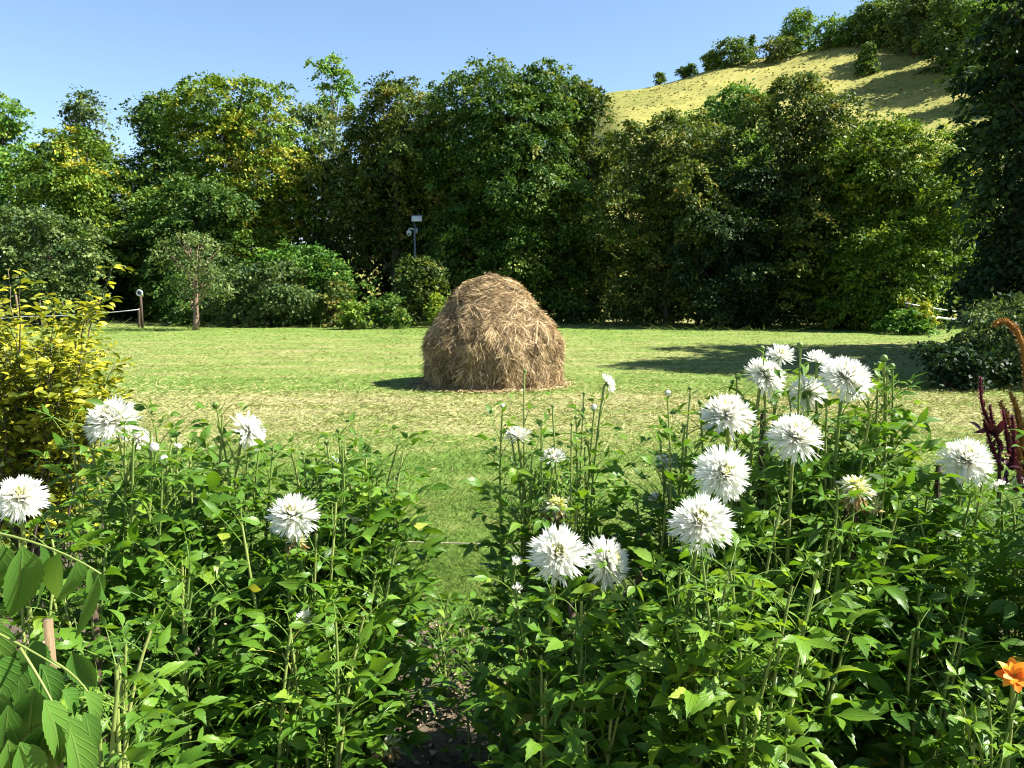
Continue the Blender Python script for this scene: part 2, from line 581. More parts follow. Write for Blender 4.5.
def make_lobes(cx, cy, zb, zt, hw, depth, rng, n, shape):
    """irregular set of many overlapping ellipsoids filling a crown outline"""
    lobes = []
    H = zt - zb
    for i in range(n):
        t = (i + rng.uniform(.1, .9)) / n
        z = zb + H * t
        if shape == 'round':
            k = math.sqrt(max(.1, 1 - ((t - .45) / .62) ** 2))
        elif shape == 'cone':
            k = max(.12, 1.05 - t)
        elif shape == 'column':
            k = .9 if t < .8 else .7
        else:                          # 'wide': a crown that leans over its foot
            k = .92 + .16 * math.sin(math.pi * t) if t < .6 else math.sqrt(max(.12, 1.08 ** 2 - ((t - .6) / .44) ** 2))
        rr = hw * rng.uniform(.24, .50) * (1.0 if t < .75 else .85)
        if shape == 'cone' and t > .6:
            rr *= .6
        ang = rng.uniform(0, 2 * math.pi)
        rad = max(0, hw * k - rr * .85) * math.sqrt(rng.uniform(.05, 1.25))
        x = cx + math.cos(ang) * rad
        y = cy + math.sin(ang) * rad * depth / hw
        rz = rr * rng.uniform(.7, 1.15)
        z = max(min(z, zt - rz * .85), zb + rz * .7)
        lobes.append((np.array([x, y, z]), np.array([rr, rr * min(1, depth / hw + .1), rz])))
    # a core that closes the middle, and one lobe that reaches the top
    lobes.append((np.array([cx, cy + .1 * depth, zb + H * .42]), np.array([hw * .6, depth * .55, H * .40])))
    rt_ = hw * .3
    lobes.append((np.array([cx + rng.normal() * hw * .12, cy, zt - rt_ * .8]), np.array([rt_, rt_, rt_ * .8])))
    return lobes


def tree(name, label, cat, group, pal, px, d, top, left, right, bottom, shape='round', n=13, leaf=None, clump=None, dens=1.0, per=54,
         accent=0., accent_px=None, seed=0, trunk_r=.16, depth=None, bark=BARK, base=None, flat=.34, light=0., jit=.62, droop=0.15, extra=None, stems=1, limbs=True, widen=0):
    rng = np.random.default_rng(1000 + seed)
    leaf = leaf or d / FPX * 2.95
    clump = clump or d / FPX * 9.6
    if base is None:
        b = at(px, 320, d)
        base = np.array([b[0], d, hz(b[0], d) * 1.0])
    d = base[1]
    sc = d / FPX
    zt, zb = at(px, top, d)[2], at(px, bottom, d)[2]
    wx_ = widen
    xl, xr = at(left - wx_, 300, d)[0], at(right + wx_, 300, d)[0]
    cx, hw = (xl + xr) / 2, (xr - xl) / 2
    depth = depth or min(hw, 3.4)
    n = int(n * 1.75)
    zb = max(zb, base[2] + .1)
    lobes = make_lobes(cx, d, zb, zt, hw, depth, rng, n, shape)
    if extra:
        for (ex, ey, er) in extra:
            c = at(ex, ey, d - depth * .3)
            lobes.append((c, np.array([er * sc, er * sc * .9, er * sc * .85])))
    root = empty(name, base, label, cat, group)
    mb = MB()
    ap = None
    if accent_px:
        ap = (at(accent_px[0], accent_px[1], d - depth * .6), accent_px[2] * sc)
    crown(mb, lobes, rng, leaf, clump, dens, per, accent, ap, flat=flat, cy=d, light=light, jit=jit, droop=droop)
    # wood
    tb = MB()
    for s_ in range(stems):
        off = np.array([rng.uniform(-.4, .4), rng.uniform(-.3, .3), 0]) * (stems > 1) * max(.4, hw * .25)
        topc = np.array([cx + off[0] * 2, d, zb + (zt - zb) * .72])
        path = wander(base + off - np.array([0, 0, .1]), topc, 9, hw * (.12 if cat != 'tree' or name != 'sapling' else .02), rng)
        tube(tb, path, np.linspace(trunk_r * 1.15, trunk_r * .3, 9), 8)
        if limbs:
            for (c, r) in lobes[:: max(1, stems)]:
                k = int(np.clip(np.searchsorted(path[:, 2], c[2] - .8 * np.linalg.norm(c[:2] - path[4, :2]) - .3), 1, 6))
                pl = wander(path[k], c + np.array([0, -r[1] * .2, r[2] * .45]), 6, .25 * hw * .3, rng)
                tube(tb, pl, np.linspace(trunk_r * .42, trunk_r * .08, 6), 5)
    to = tb.build('trunk', bark, root)
    co = mb.build('crown', FOL[pal] if isinstance(pal, str) else pal, root)
    return root


# ------------------------------------------------------------------ the wood behind the lawn
G1 = 'trees behind the lawn'
wood = [
    # label, palette, px, d, top, left, right, bottom, kw
    ('pale leafy tree cut by the left edge of the photo', 'bright', 8, 46, 92, -32, 38, 235, dict(accent=.10, n=12, light=.08)),
    ('blue-green pointed tree top standing behind the golden-topped tree', 'grey', 88, 54, 92, 50, 134, 240, dict(shape='cone', n=12, light=-.08)),
    ('tree with golden-orange top above a green crown, on the left', 'yellow', 86, 44, 137, 28, 146, 300, dict(accent=.09, accent_px=(75, 150, 30), n=15, light=-.1)),
    ('dark green tree between the golden-topped tree and the big yellow-green tree', 'dark', 165, 52, 97, 126, 205, 285, dict(n=13)),
    ('big yellow-green tree with browning leaves on its right', 'yellow', 238, 46, 80, 150, 312, 285, dict(n=20, accent=.07, accent_px=(262, 175, 70), light=-.02)),
    ('lower dark tree under the big yellow-green tree, behind the sapling', 'dark', 210, 43, 185, 135, 275, 315, dict(n=12)),
    ('tall sparse light green tree rising alone above the others', 'bright', 337, 55, 56, 308, 366, 118, dict(n=5, dens=.3, leaf=.2, light=.12, clump=.5, trunk_r=.07, shape='wide')),
    ('grey-leaved willowy tree below the tall sparse tree', 'grey', 322, 47.5, 104, 288, 358, 270, dict(n=13, dens=.8, droop=.7, light=.05)),
    ('olive tree with a few yellowing sprays, left of the camera pole', 'olive', 398, 44, 84, 342, 452, 262, dict(n=17, accent=.05)),
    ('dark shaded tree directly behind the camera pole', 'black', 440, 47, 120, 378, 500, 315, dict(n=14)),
    ('tallest broad dark tree above the haystack', 'dark', 512, 42, 72, 436, 590, 325, dict(shape='wide', n=24, accent=.03, light=.05)),
    ('olive-topped tree just right of the tree above the haystack', 'olive', 592, 42.5, 92, 556, 622, 320, dict(shape='wide', n=16, light=.02)),
    ('green leafy tree below the left end of the hill meadow', 'olive', 664, 38.8, 114, 606, 722, 325, dict(shape='wide', n=20, accent=.03, light=.08)),
    ('bright green tree top just under the hill meadow', 'bright', 722, 49, 86, 680, 768, 250, dict(n=12, light=.05)),
    ('brownish olive tree with pointed top before the hill meadow', 'olive', 788, 37.2, 78, 738, 846, 325, dict(shape='wide', n=22, accent=.05, light=-.02)),
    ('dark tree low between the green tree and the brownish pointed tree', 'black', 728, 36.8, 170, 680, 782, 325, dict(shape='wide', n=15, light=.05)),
    ('yellow-green tree lit on its right side beside the tape fence', 'yellow', 884, 35.4, 130, 812, 962, 322, dict(shape='wide', n=24, light=-.02, accent=.01)),
    ('small dark tree between the yellow-green tree and the tall dark tree', 'dark', 950, 44, 126, 925, 985, 300, dict(n=12)),
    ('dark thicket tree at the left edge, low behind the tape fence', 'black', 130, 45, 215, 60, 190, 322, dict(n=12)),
]
for i, (lb, pal, px, d, top, l, r, bt, kw) in enumerate(wood):
    tree('broadleaf_tree', lb, 'tree', G1, pal, px, d, top, l, r, bt, seed=i, widen=0 if 'sparse' in lb else 12, **kw)

for i, (px, d, top, hw) in enumerate([(20, 53, 190, 50), (110, 55, 200, 55), (200, 54, 165, 60), (285, 53, 150, 55), (345, 54, 170, 45), (400, 52, 150, 50), (470, 52, 130, 55), (545, 51, 120, 50),
                                    (615, 51, 135, 50), (690, 50.5, 150, 55), (765, 50, 140, 55), (840, 49, 150, 55), (910, 48, 165, 55), (970, 47, 180, 50)]):
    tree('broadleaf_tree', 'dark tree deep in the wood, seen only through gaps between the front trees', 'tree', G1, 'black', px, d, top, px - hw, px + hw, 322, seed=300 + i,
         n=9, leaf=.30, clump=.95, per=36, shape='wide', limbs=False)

# trees of the same wood that stand outside the frame on the right and shade it
for i, (x, y, h, r) in enumerate([(25.5, 37.5, 13, 3.6), (31, 41, 14, 4), (18.0, 18.4, 13.5, 3.8), (17.6, 21.8, 14, 3.6)]):
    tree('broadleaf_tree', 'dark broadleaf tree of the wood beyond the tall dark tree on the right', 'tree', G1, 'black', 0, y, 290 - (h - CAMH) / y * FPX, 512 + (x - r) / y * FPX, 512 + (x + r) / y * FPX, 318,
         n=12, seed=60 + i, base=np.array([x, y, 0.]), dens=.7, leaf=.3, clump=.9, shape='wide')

# tall dark tree on the right, nearer
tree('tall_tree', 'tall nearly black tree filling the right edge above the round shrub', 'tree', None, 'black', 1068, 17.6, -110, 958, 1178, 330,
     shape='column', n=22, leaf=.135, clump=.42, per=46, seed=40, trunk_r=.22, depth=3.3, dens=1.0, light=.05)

# ------------------------------------------------------------------ bushes at the foot of the wood
G2 = 'bushes along the far edge of the lawn'
bushes = [
    ('rounded grey-green tree-like bush at the left edge behind the tape fence', 'grey', 45, 38.5, 212, -25, 118, 326, dict(n=18, light=.03)),
    ('wide mid-green bush with flat top behind the grey-green bush', 'bright', 308, 39, 248, 248, 364, 322, dict(n=16, light=-.1)),
    ('grey-green rounded bush right of the sapling', 'grey', 262, 37.5, 266, 208, 318, 324, dict(n=14, light=-.02)),
    ('low dark bush behind the sapling trunk', 'dark', 188, 39, 272, 148, 232, 324, dict(n=10)),
    ('bush with yellow-green top at the foot of the camera pole', 'olive', 420, 38.2, 258, 388, 454, 322, dict(n=14, light=-.08, accent=.02, accent_px=(412, 262, 20))),
    ('small yellowish bush on the lawn edge left of the haystack', 'yellow', 352, 34.8, 303, 336, 370, 329, dict(n=8, light=.0)),
    ('small dark green bush between the yellowish bush and the haystack', 'dark', 386, 35.5, 297, 366, 406, 327, dict(n=8, light=.1)),
    ('tiny bright yellow-green bush peeping over the haystack shoulder', 'yellow', 437, 36.5, 296, 427, 448, 324, dict(n=5, light=.2)),
    ('thin browning bush between the grey-green bush and the small yellowish bush', 'olive', 334, 37, 282, 318, 352, 326, dict(n=7, accent=.4, dens=.6)),
    ('low ragged green bush at the foot of the yellow-green tree', 'bright', 908, 31, 322, 884, 936, 336, dict(n=9, light=-.05)),
]
for i, (lb, pal, px, d, top, l, r, bt, kw) in enumerate(bushes):
    tree('bush', lb, 'bush', G2, pal, px, d, top, l, r, bt, seed=100 + i, leaf=.15, clump=.42, per=38, trunk_r=.05, stems=3, depth=min(1.8, (r - l) / 2 * d / FPX), **kw)

# yellow flowering shrub by the right-hand tape fence
tree('flowering_shrub', 'small shrub with bright yellow head beside the white fence tapes', 'shrub', None, YSHRUB, 925, 30.5, 304, 914, 937, 329,
     n=5, leaf=.10, clump=.25, per=24, seed=130, trunk_r=.03, depth=.4, light=.4)

# round shrub on the right with a dark shaded side
tree('round_shrub', 'round dark shrub on the lawn below the tall dark tree', 'shrub', None, 'grey', 1042, 14.6, 300, 962, 1124, 372,
     shape='round', n=16, leaf=.075, clump=.24, per=36, seed=131, trunk_r=.05, depth=1.4, light=.0, stems=3)

tree('low_bush', 'low dark mound of a bush in front of the round shrub on the right', 'bush', None, 'black', 960, 13.9, 346, 916, 1010, 391,
     n=9, leaf=.07, clump=.2, per=40, seed=133, trunk_r=.03, depth=.8, stems=3, light=-.1)

# sapling with a pale trunk
tree('sapling', 'young tree with bare pale brown trunk standing on the lawn', 'tree', None, 'grey', 195, 34, 232, 154, 242, 294,
     shape='wide', n=13, leaf=.11, clump=.38, per=26, seed=132, trunk_r=.125, depth=1.5, light=.04, dens=.5, bark=BARKPALE, accent=.04)

# ------------------------------------------------------------------ hill trees
G3 = 'trees and shrubs on the hill meadow'
hill_list = [
    ('tiny dark shrub, leftmost on the hill ridge', 'hill', 655, 80, 73, 5, 'round', 5, 0),
    ('small dark low shrub on the ridge, second from the left', 'dark', 682, 75, 66, 10, 'round', 6, 0),
    ('light olive shrub at the left end of the ridge thicket', 'yellow', 706, 69, 53, 12, 'round', 7, -.1),
    ('mid-green bushy tree right of the light olive ridge shrub', 'hill', 728, 67, 40, 18, 'round', 10, 0),
    ('thin dark conifer spike on the ridge', 'dark', 743, 58, 35, 5, 'cone', 6, 0),
    ('rounded olive bush on the ridge in front of the tall light green tree', 'olive', 766, 64, 38, 19, 'round', 10, 0),
    ('tall light green tree on the ridge', 'bright', 786, 55, 10, 15, 'column', 12, .12),
    ('light green broad tree on the ridge below the bare sapling', 'bright', 824, 50, 19, 22, 'round', 12, .05),
    ('dark round tree where the hilltop wood begins', 'hill', 856, 46, 3, 22, 'round', 13, -.1),
    ('small dark juniper alone on the hill meadow', 'dark', 855, 75, 42, 11, 'cone', 10, .1),
    ('dark tree at the lower corner of the hilltop wood', 'dark', 884, 48, -8, 22, 'wide', 13, .05),
    ('broad blue-green tree inside the hilltop wood', 'grey', 912, 56, -24, 28, 'wide', 15, -.08),
    ('dark blue-green tree overhanging the meadow edge', 'hill', 944, 72, -14, 30, 'wide', 16, -.1),
    ('lighter green tree in the hilltop wood beside the tall dark tree', 'bright', 972, 84, -5, 24, 'wide', 14, .0),
    ('hilltop wood tree half hidden by the tall dark tree', 'hill', 998, 108, 0, 28, 'wide', 14, .0),
    ('pale green tree high in the hilltop wood', 'grey', 940, 38, -40, 30, 'round', 12, .05),
    ('green tree at the very top of the hilltop wood', 'hill', 890, 34, -30, 26, 'round', 12, .05),
    ('hilltop wood tree at the top right corner', 'hill', 990, 60, -50, 34, 'wide', 12, .05),
]
for i, (lb, pal, px, by, ty, hw, shp, n, li) in enumerate(hill_list):
    b = on_hill(px, by)
    big = hw > 14
    tree('hill_tree' if big else 'hill_shrub', lb, 'tree' if big else 'shrub', G3, pal, px, b[1], ty, px - hw * 1.22, px + hw * 1.22, by + 4,
         shape=shp, n=n, leaf=.42 if big else .3, clump=1.2 if big else .6, per=34, seed=200 + i, base=b, trunk_r=.18 if big else .08,
         depth=hw * b[1] / FPX * .9, light=li + .1)
# bare thin sapling on the ridge
b = on_hill(809, 50)
rt = empty('bare_sapling', b, 'thin nearly bare young tree on the hill ridge', 'tree', G3)
tb = MB()
tipp = at(809, 6, b[1]); tipp[1] = b[1]
pth = wander(b, tipp, 8, .3, RNG)
tube(tb, pth, np.linspace(.12, .04, 8), 5)
tb.build('trunk', BARK, rt)
mb = MB()
crown(mb, [(tipp + np.array([0, 0, -1.0]), np.array([.8, .8, 1.2])), (tipp + np.array([0.1, 0, -3.0]), np.array([.6, .6, .8]))], np.random.default_rng(5), .26, .5, .5, 14)
mb.build('crown', FOL['hill'], rt)

# dry tufts on the hill meadow
rng = np.random.default_rng(11)
n = 11000
tx, ty = rng.uniform(0, 105, n), rng.uniform(62, 165, n)
tz = hz(tx, ty)
hgt = rng.uniform(.05, .17, n) * np.where(rng.random(n) < .025, 3.0, 1)
wd = rng.uniform(.12, .35, n)
a = rng.uniform(0, math.pi, n)
lean = rng.normal(size=(n, 2)) * .25
v = np.stack([np.stack([tx - np.cos(a) * wd, ty - np.sin(a) * wd, tz - .03], -1), np.stack([tx + np.cos(a) * wd, ty + np.sin(a) * wd, tz - .03], -1),
              np.stack([tx + lean[:, 0], ty + lean[:, 1], tz + hgt], -1)], 1)
lc = np.zeros((n, 3, 3)); lc[:, :, 2] = rng.uniform(0, 1, n)[:, None]
mb = MB(); mb.add(v.reshape(-1, 3), None, np.arange(n * 3).reshape(n, 3), lc.reshape(-1, 3))
tag(mb.build('hill_grass', HILLT), 'dry golden grass tufts covering the hill meadow', 'grass', kind='stuff')

# ------------------------------------------------------------------ lawn grass
rng = np.random.default_rng(21)
n = 230000
sy = 318 + (650 - 318) * rng.random(n) ** .85
Y = CAMH * FPX / (sy - 290)
X = (rng.uniform(-60, 1084, n) - 512) / FPX * Y
jx, jy = rng.normal(size=n) * .02 * Y * .2, rng.normal(size=n) * .02 * Y * .3
X, Y = X + jx, Y + jy
ok = (Y > 3.95) & (Y < 43)
X, Y = X[ok], Y[ok]; n = len(X)
patch = .5 + .5 * np.sin(X * 1.9 + np.sin(Y * 1.3) * 2) * np.sin(Y * 2.3 + np.sin(X * .8) * 2)
h = rng.uniform(.014, .034, n) * (.7 + .8 * patch) * (1 + .03 * Y)
near_edge = (Y < 4.5 + .25 * np.sin(X * 5)) & (rng.random(n) < .3)
h = np.where(near_edge, h * rng.uniform(1.2, 2.8, n), h)
edge = (Y > 33.5 + 2.5 * np.sin(X * .5) + 1.2 * np.sin(X * 1.7)) & (rng.random(n) < .55)
h = np.where(edge, h * rng.uniform(1.5, 5.5, n), h)
wd = np.maximum(.0035, Y / FPX * .55) * rng.uniform(.7, 1.4, n)
a = rng.uniform(0, 2 * math.pi, n)
la = rng.uniform(0, 2 * math.pi, n)
ll = h * rng.uniform(.6, 2.2, n) * (1 + np.clip(Y - 8, 0, 14) * .12)
v = np.stack([np.stack([X - np.cos(a) * wd, Y - np.sin(a) * wd, np.full(n, .002)], -1), np.stack([X + np.cos(a) * wd, Y + np.sin(a) * wd, np.full(n, .002)], -1),
              np.stack([X + np.cos(la) * ll, Y + np.sin(la) * ll, h], -1)], 1)
lc = np.zeros((n, 3, 3)); lc[:, :, 2] = np.clip(rng.normal(.45, .22, n), 0, 1)[:, None]
mb = MB(); mb.add(v.reshape(-1, 3), None, np.arange(n * 3).reshape(n, 3), lc.reshape(-1, 3))
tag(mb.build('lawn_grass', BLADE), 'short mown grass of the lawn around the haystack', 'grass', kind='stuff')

# loose cut grass lying in the pale band of the lawn
n = 20000
t = rng.random(n)
Y = np.where(t < .72, rng.normal(11.6, 1.7, n), rng.normal(22, 5, n))
X = rng.uniform(-.68, .68, n) * Y
ok = (Y > 7) & (Y < 36); X, Y = X[ok], Y[ok]; n = len(X)
L = rng.uniform(.03, .085, n) * (1 + .02 * Y); wd = np.maximum(.0025, Y / FPX * .22)
a = rng.uniform(0, math.pi, n); z = rng.uniform(.02, .05, n)
dx, dy = np.cos(a) * L / 2, np.sin(a) * L / 2
wx, wy = -np.sin(a) * wd, np.cos(a) * wd
dz = rng.normal(size=n) * .014
v = np.stack([np.stack([X - dx - wx, Y - dy - wy, z - dz], -1), np.stack([X + dx - wx, Y + dy - wy, z + dz], -1),
              np.stack([X + dx + wx, Y + dy + wy, z + dz + .006], -1), np.stack([X - dx + wx, Y - dy + wy, z - dz + .006], -1)], 1)
lc = np.zeros((n, 4, 3)); lc[:, :, 2] = rng.uniform(0, 1, n)[:, None]
mb = MB(); mb.add(v.reshape(-1, 3), np.arange(n * 4).reshape(n, 4), None, lc.reshape(-1, 3))
tag(mb.build('cut_grass', STRAWBIT), 'pale dry cut grass lying across the lawn', 'grass', kind='stuff')

# ------------------------------------------------------------------ haystack
HY = 14.45
HX = (491 - 512) / FPX * HY
hay = empty('haystack', (HX, HY, 0), 'round domed brown haystack standing on the lawn', 'haystack')
hprof = np.array([[0, 1.0], [.3, 1.03], [.71, 1.03], [.9, .95], [1.07, .85], [1.42, .60], [1.6, .50], [1.72, .415], [1.81, .31], [1.86, .21], [1.91, 0.0]])
RH = 1.125
rng = np.random.default_rng(31)


def hay_r(z, th):
    r = np.interp(z, hprof[:, 0], hprof[:, 1]) * RH
    k = 1 + .035 * np.sin(3 * th + 1.3) + .025 * np.sin(5 * th + z * 3) + .018 * np.sin(11 * th - z * 5) + .014 * np.sin(19 * th + 7 * z)
    return r * k


nz, na = 60, 120
zz = 1.905 * np.sin(np.linspace(0, math.pi / 2, nz))
th = np.linspace(0, 2 * math.pi, na, endpoint=False)
ZZ, TH = np.meshgrid(zz, th, indexing='ij')
RR = hay_r(ZZ, TH) - .05 + rng.normal(size=ZZ.shape) * .012
v = np.stack([HX + np.cos(TH) * RR, HY + np.sin(TH) * RR, ZZ], -1).reshape(-1, 3)
i = np.arange(nz - 1)[:, None] * na; j = np.arange(na)[None]; k = (j + 1) % na
mb = MB(); mb.add(v, np.stack([i + j, i + k, i + na + k, i + na + j], -1).reshape(-1, 4))
mb.build('hay_body', HAYCORE, hay)
# strands: ribbons following the slope, in tangled wisps
nw = 4300
wz = 1.92 * rng.random(nw) ** .9
wt = rng.uniform(0, 2 * math.pi, nw)
wside = rng.normal(size=nw) * .9
wtint = np.clip(rng.normal(.52, .30, nw), 0, 1)
per = 25
idx = np.repeat(np.arange(nw), per)
n = len(idx)
z0 = np.clip(wz[idx] + rng.normal(size=n) * .045, .01, 1.92)
t0 = wt[idx] + rng.normal(size=n) * .05
Ln = rng.uniform(.08, .30, n)
sw = wside[idx] + rng.normal(size=n) * .8
S = 5
pts = np.zeros((n, S, 3))
cz, ct_ = z0.copy(), t0.copy()
lift0 = rng.uniform(-.02, .06, n) + rng.normal(.0, .022, nw)[idx] + .035 * np.sin(t0 * 9 + z0 * 7) * np.sin(z0 * 11 - t0 * 4)
for s_ in range(S):
    r_ = hay_r(np.clip(cz, 0, 1.93), ct_) + lift0 + (s_ / (S - 1)) ** 2 * rng.normal(.016, .04, n)
    pts[:, s_] = np.stack([HX + np.cos(ct_) * r_, HY + np.sin(ct_) * r_, np.maximum(cz, .004) + lift0 * .5], -1)
    slope = np.interp(cz, [0, .9, 1.4, 1.93], [1.0, .95, .75, .25])
    step = Ln / (S - 1)
    vert = np.where(cz > 1.0, np.cos(sw), np.cos(sw * .55)) * slope
    horiz = np.sqrt(np.maximum(0, 1 - vert ** 2)) * np.sign(sw)
    cz = cz - vert * step
    ct_ = ct_ + horiz * step / np.maximum(.3, r_)
dirs = N(pts[:, -1] - pts[:, 0])
outw = N(pts[:, 2] - np.array([HX, HY, .5]))
side = N(np.cross(dirs, N(outw + rng.normal(size=(n, 3)) * .7)))
wv = rng.uniform(.0020, .0048, n)[:, None, None]
taper = np.array([.7, 1, 1, .9, .4])[None, :, None]
A = pts + side[:, None] * wv * taper; B = pts - side[:, None] * wv * taper
v = np.stack([A, B], 2).reshape(-1, 3)
bb = (np.arange(n) * S * 2)[:, None] + (np.arange(S - 1) * 2)[None]
q = np.stack([bb, bb + 1, bb + 3, bb + 2], -1).reshape(-1, 4)
lc = np.zeros((n, S * 2, 3)); lc[:, :, 2] = np.clip(wtint[idx] + rng.normal(size=n) * .16, 0, 1)[:, None]
mb = MB(); mb.add(v, q, None, lc.reshape(-1, 3))
n = 5200
rr_ = RH + np.abs(rng.normal(size=n)) * .16 + .0; tt_ = rng.uniform(0, 6.2832, n); dd_ = N(np.stack([rng.normal(size=n), rng.normal(size=n), rng.normal(size=n) * .25], -1))
leaf_quads(mb, np.stack([HX + rr_ * np.cos(tt_), HY + rr_ * np.sin(tt_), rng.uniform(.015, .05, n) + .10 * np.exp(-(rr_ - RH) / .05) * rng.random(n)], -1), dd_, N(np.array([0, 0, 1.]) + rng.normal(size=(n, 3)) * .3), rng.uniform(.08, .24, n), rng.uniform(.008, .016, n), rng.random(n))
so_ = mb.build('straw', HAYM, hay)
so_['kind'] = 'stuff'

# ------------------------------------------------------------------ tape fences, camera pole, marker post
fr = empty('tape_fence', at(80, 320, 36.5) * np.array([1, 1, 0]), 'white tape fence strung before the dark bushes at the far left', 'fence')
for (px, t_, b_, lean, r_) in ((20, 293, 328, -.25, .05), (139, 308, 328, 0, .055)):
    mb = MB()
    p0, p1 = at(px, b_, 36.5), at(px, t_, 36.5)
    p0[2] = -.05
    p1[0] += lean * .8
    tube(mb, np.linspace(p0, p1, 5), np.linspace(r_, r_ * .9, 5), 7)
    mb.build('post', BARKPALE if px < 100 else OLDWOOD, fr)
mb = MB()
p0, p1, p2 = at(-60, 322, 36.44), at(20, 316.5, 36.44), at(139, 309.5, 36.44)
sag = lambda a, b_, s_: np.array([a * (1 - t) + b_ * t - np.array([0, 0, s_ * 4 * t * (1 - t)]) for t in np.linspace(0, 1, 9)])
tube(mb, np.concatenate([sag(p0, p1, .05), sag(p1, p2, .08)[1:]]), .02, 6)
mb.build('tape', DIMW, fr)

dk = empty('marker_post', at(139, 320, 36.2) * np.array([1, 1, 0]) + np.array([.12, 0, 0]), 'dark post carrying a round white disc at the far left lawn edge', 'post')
mb = MB(); c = at(140.5, 293, 36.2)
tube(mb, [(c[0], 36.2, -.05), (c[0], 36.2, .9), (c[0], 36.2, c[2])], [.06, .06, .05], 8)
mb.build('pole', OLDWOOD, dk)
mb = MB()
# ring-shaped disc: rim torus and face
ang = np.linspace(0, 2 * math.pi, 25)
tube(mb, np.stack([c[0] + np.cos(ang) * .115, np.full(25, 36.1), c[2] + np.sin(ang) * .115], -1), .045, 6, cap=False)
mb.build('disc', DIMW, dk)
mb = MB()
tube(mb, [(c[0], 36.12, c[2]), (c[0], 36.15, c[2])], [.09, .09], 16)
mb.build('disc_face', METAL, dk)

fr = empty('tape_fence', at(945, 320, 31.5) * np.array([1, 1, 0]), 'pair of white tapes strung beside the yellow-headed shrub on the right', 'fence')
for (pa, pb, r_) in (((905, 312), (990, 323), .04), ((905, 303), (990, 315), .02)):
    mb = MB(); tube(mb, sag(at(*pa, 31.2), at(*pb, 31.2), .05), r_, 6); mb.build('tape', WHITEP, fr)
for px in (907, 991):
    mb = MB(); c = at(px, 301 if px < 950 else 312, 31.25); tube(mb, [(c[0], 31.25, -.05), (c[0], 31.25, c[2] * .5), c], .045, 7); mb.build('post', OLDWOOD, fr)

DP = 40.0
cp = at(416, 320, DP)
pole = empty('camera_pole', (cp[0], DP, 0), 'grey pole with white floodlight and white dome camera against dark trees', 'camera pole')
mb = MB(); tp = at(416, 222, DP)
tube(mb, [(cp[0], DP, -.05), (cp[0], DP, 2), (cp[0], DP, tp[2])], .05, 10); mb.build('pole', METAL, pole)
lamp = MB(); c = at(417, 218.5, DP)
box(lamp, (c[0], DP - .05, c[2]), (.27, .06, .16), rx=-.35, bevel=.02); lo = lamp.build('floodlight', METAL, pole)
mb = MB(); box(mb, (c[0], DP - .122, c[2] - .025), (.245, .012, .135), rx=-.35, bevel=.004); mb.build('floodlight_glass', DIMW, lo)
mb = MB(); c = at(409, 229, DP)
tube(mb, [(cp[0], DP, c[2] - .05), (cp[0] - .15, DP, c[2] + .02), (c[0], DP, c[2]), (c[0], DP, c[2] - .1)], .035, 7); mb.build('arm', DIMW, pole)
mb = MB()
zs = np.linspace(0, 1, 9)
tube(mb, [(c[0], DP, c[2] - .06 - .30 * z) for z in zs], [.05, .115, .125, .125, .12, .115, .10, .07, .02], 14); cm = mb.build('dome_camera', DIMW, pole)
mb = MB(); tube(mb, [(c[0], DP - .10, c[2] - .24), (c[0], DP - .135, c[2] - .245)], [.05, .04], 12); mb.build('lens', GLASSY, cm)
mb = MB(); box(mb, (cp[0] + .1, DP, c[2] - .08), (.07, .06, .14), bevel=.015); mb.build('junction_box', METAL, pole)


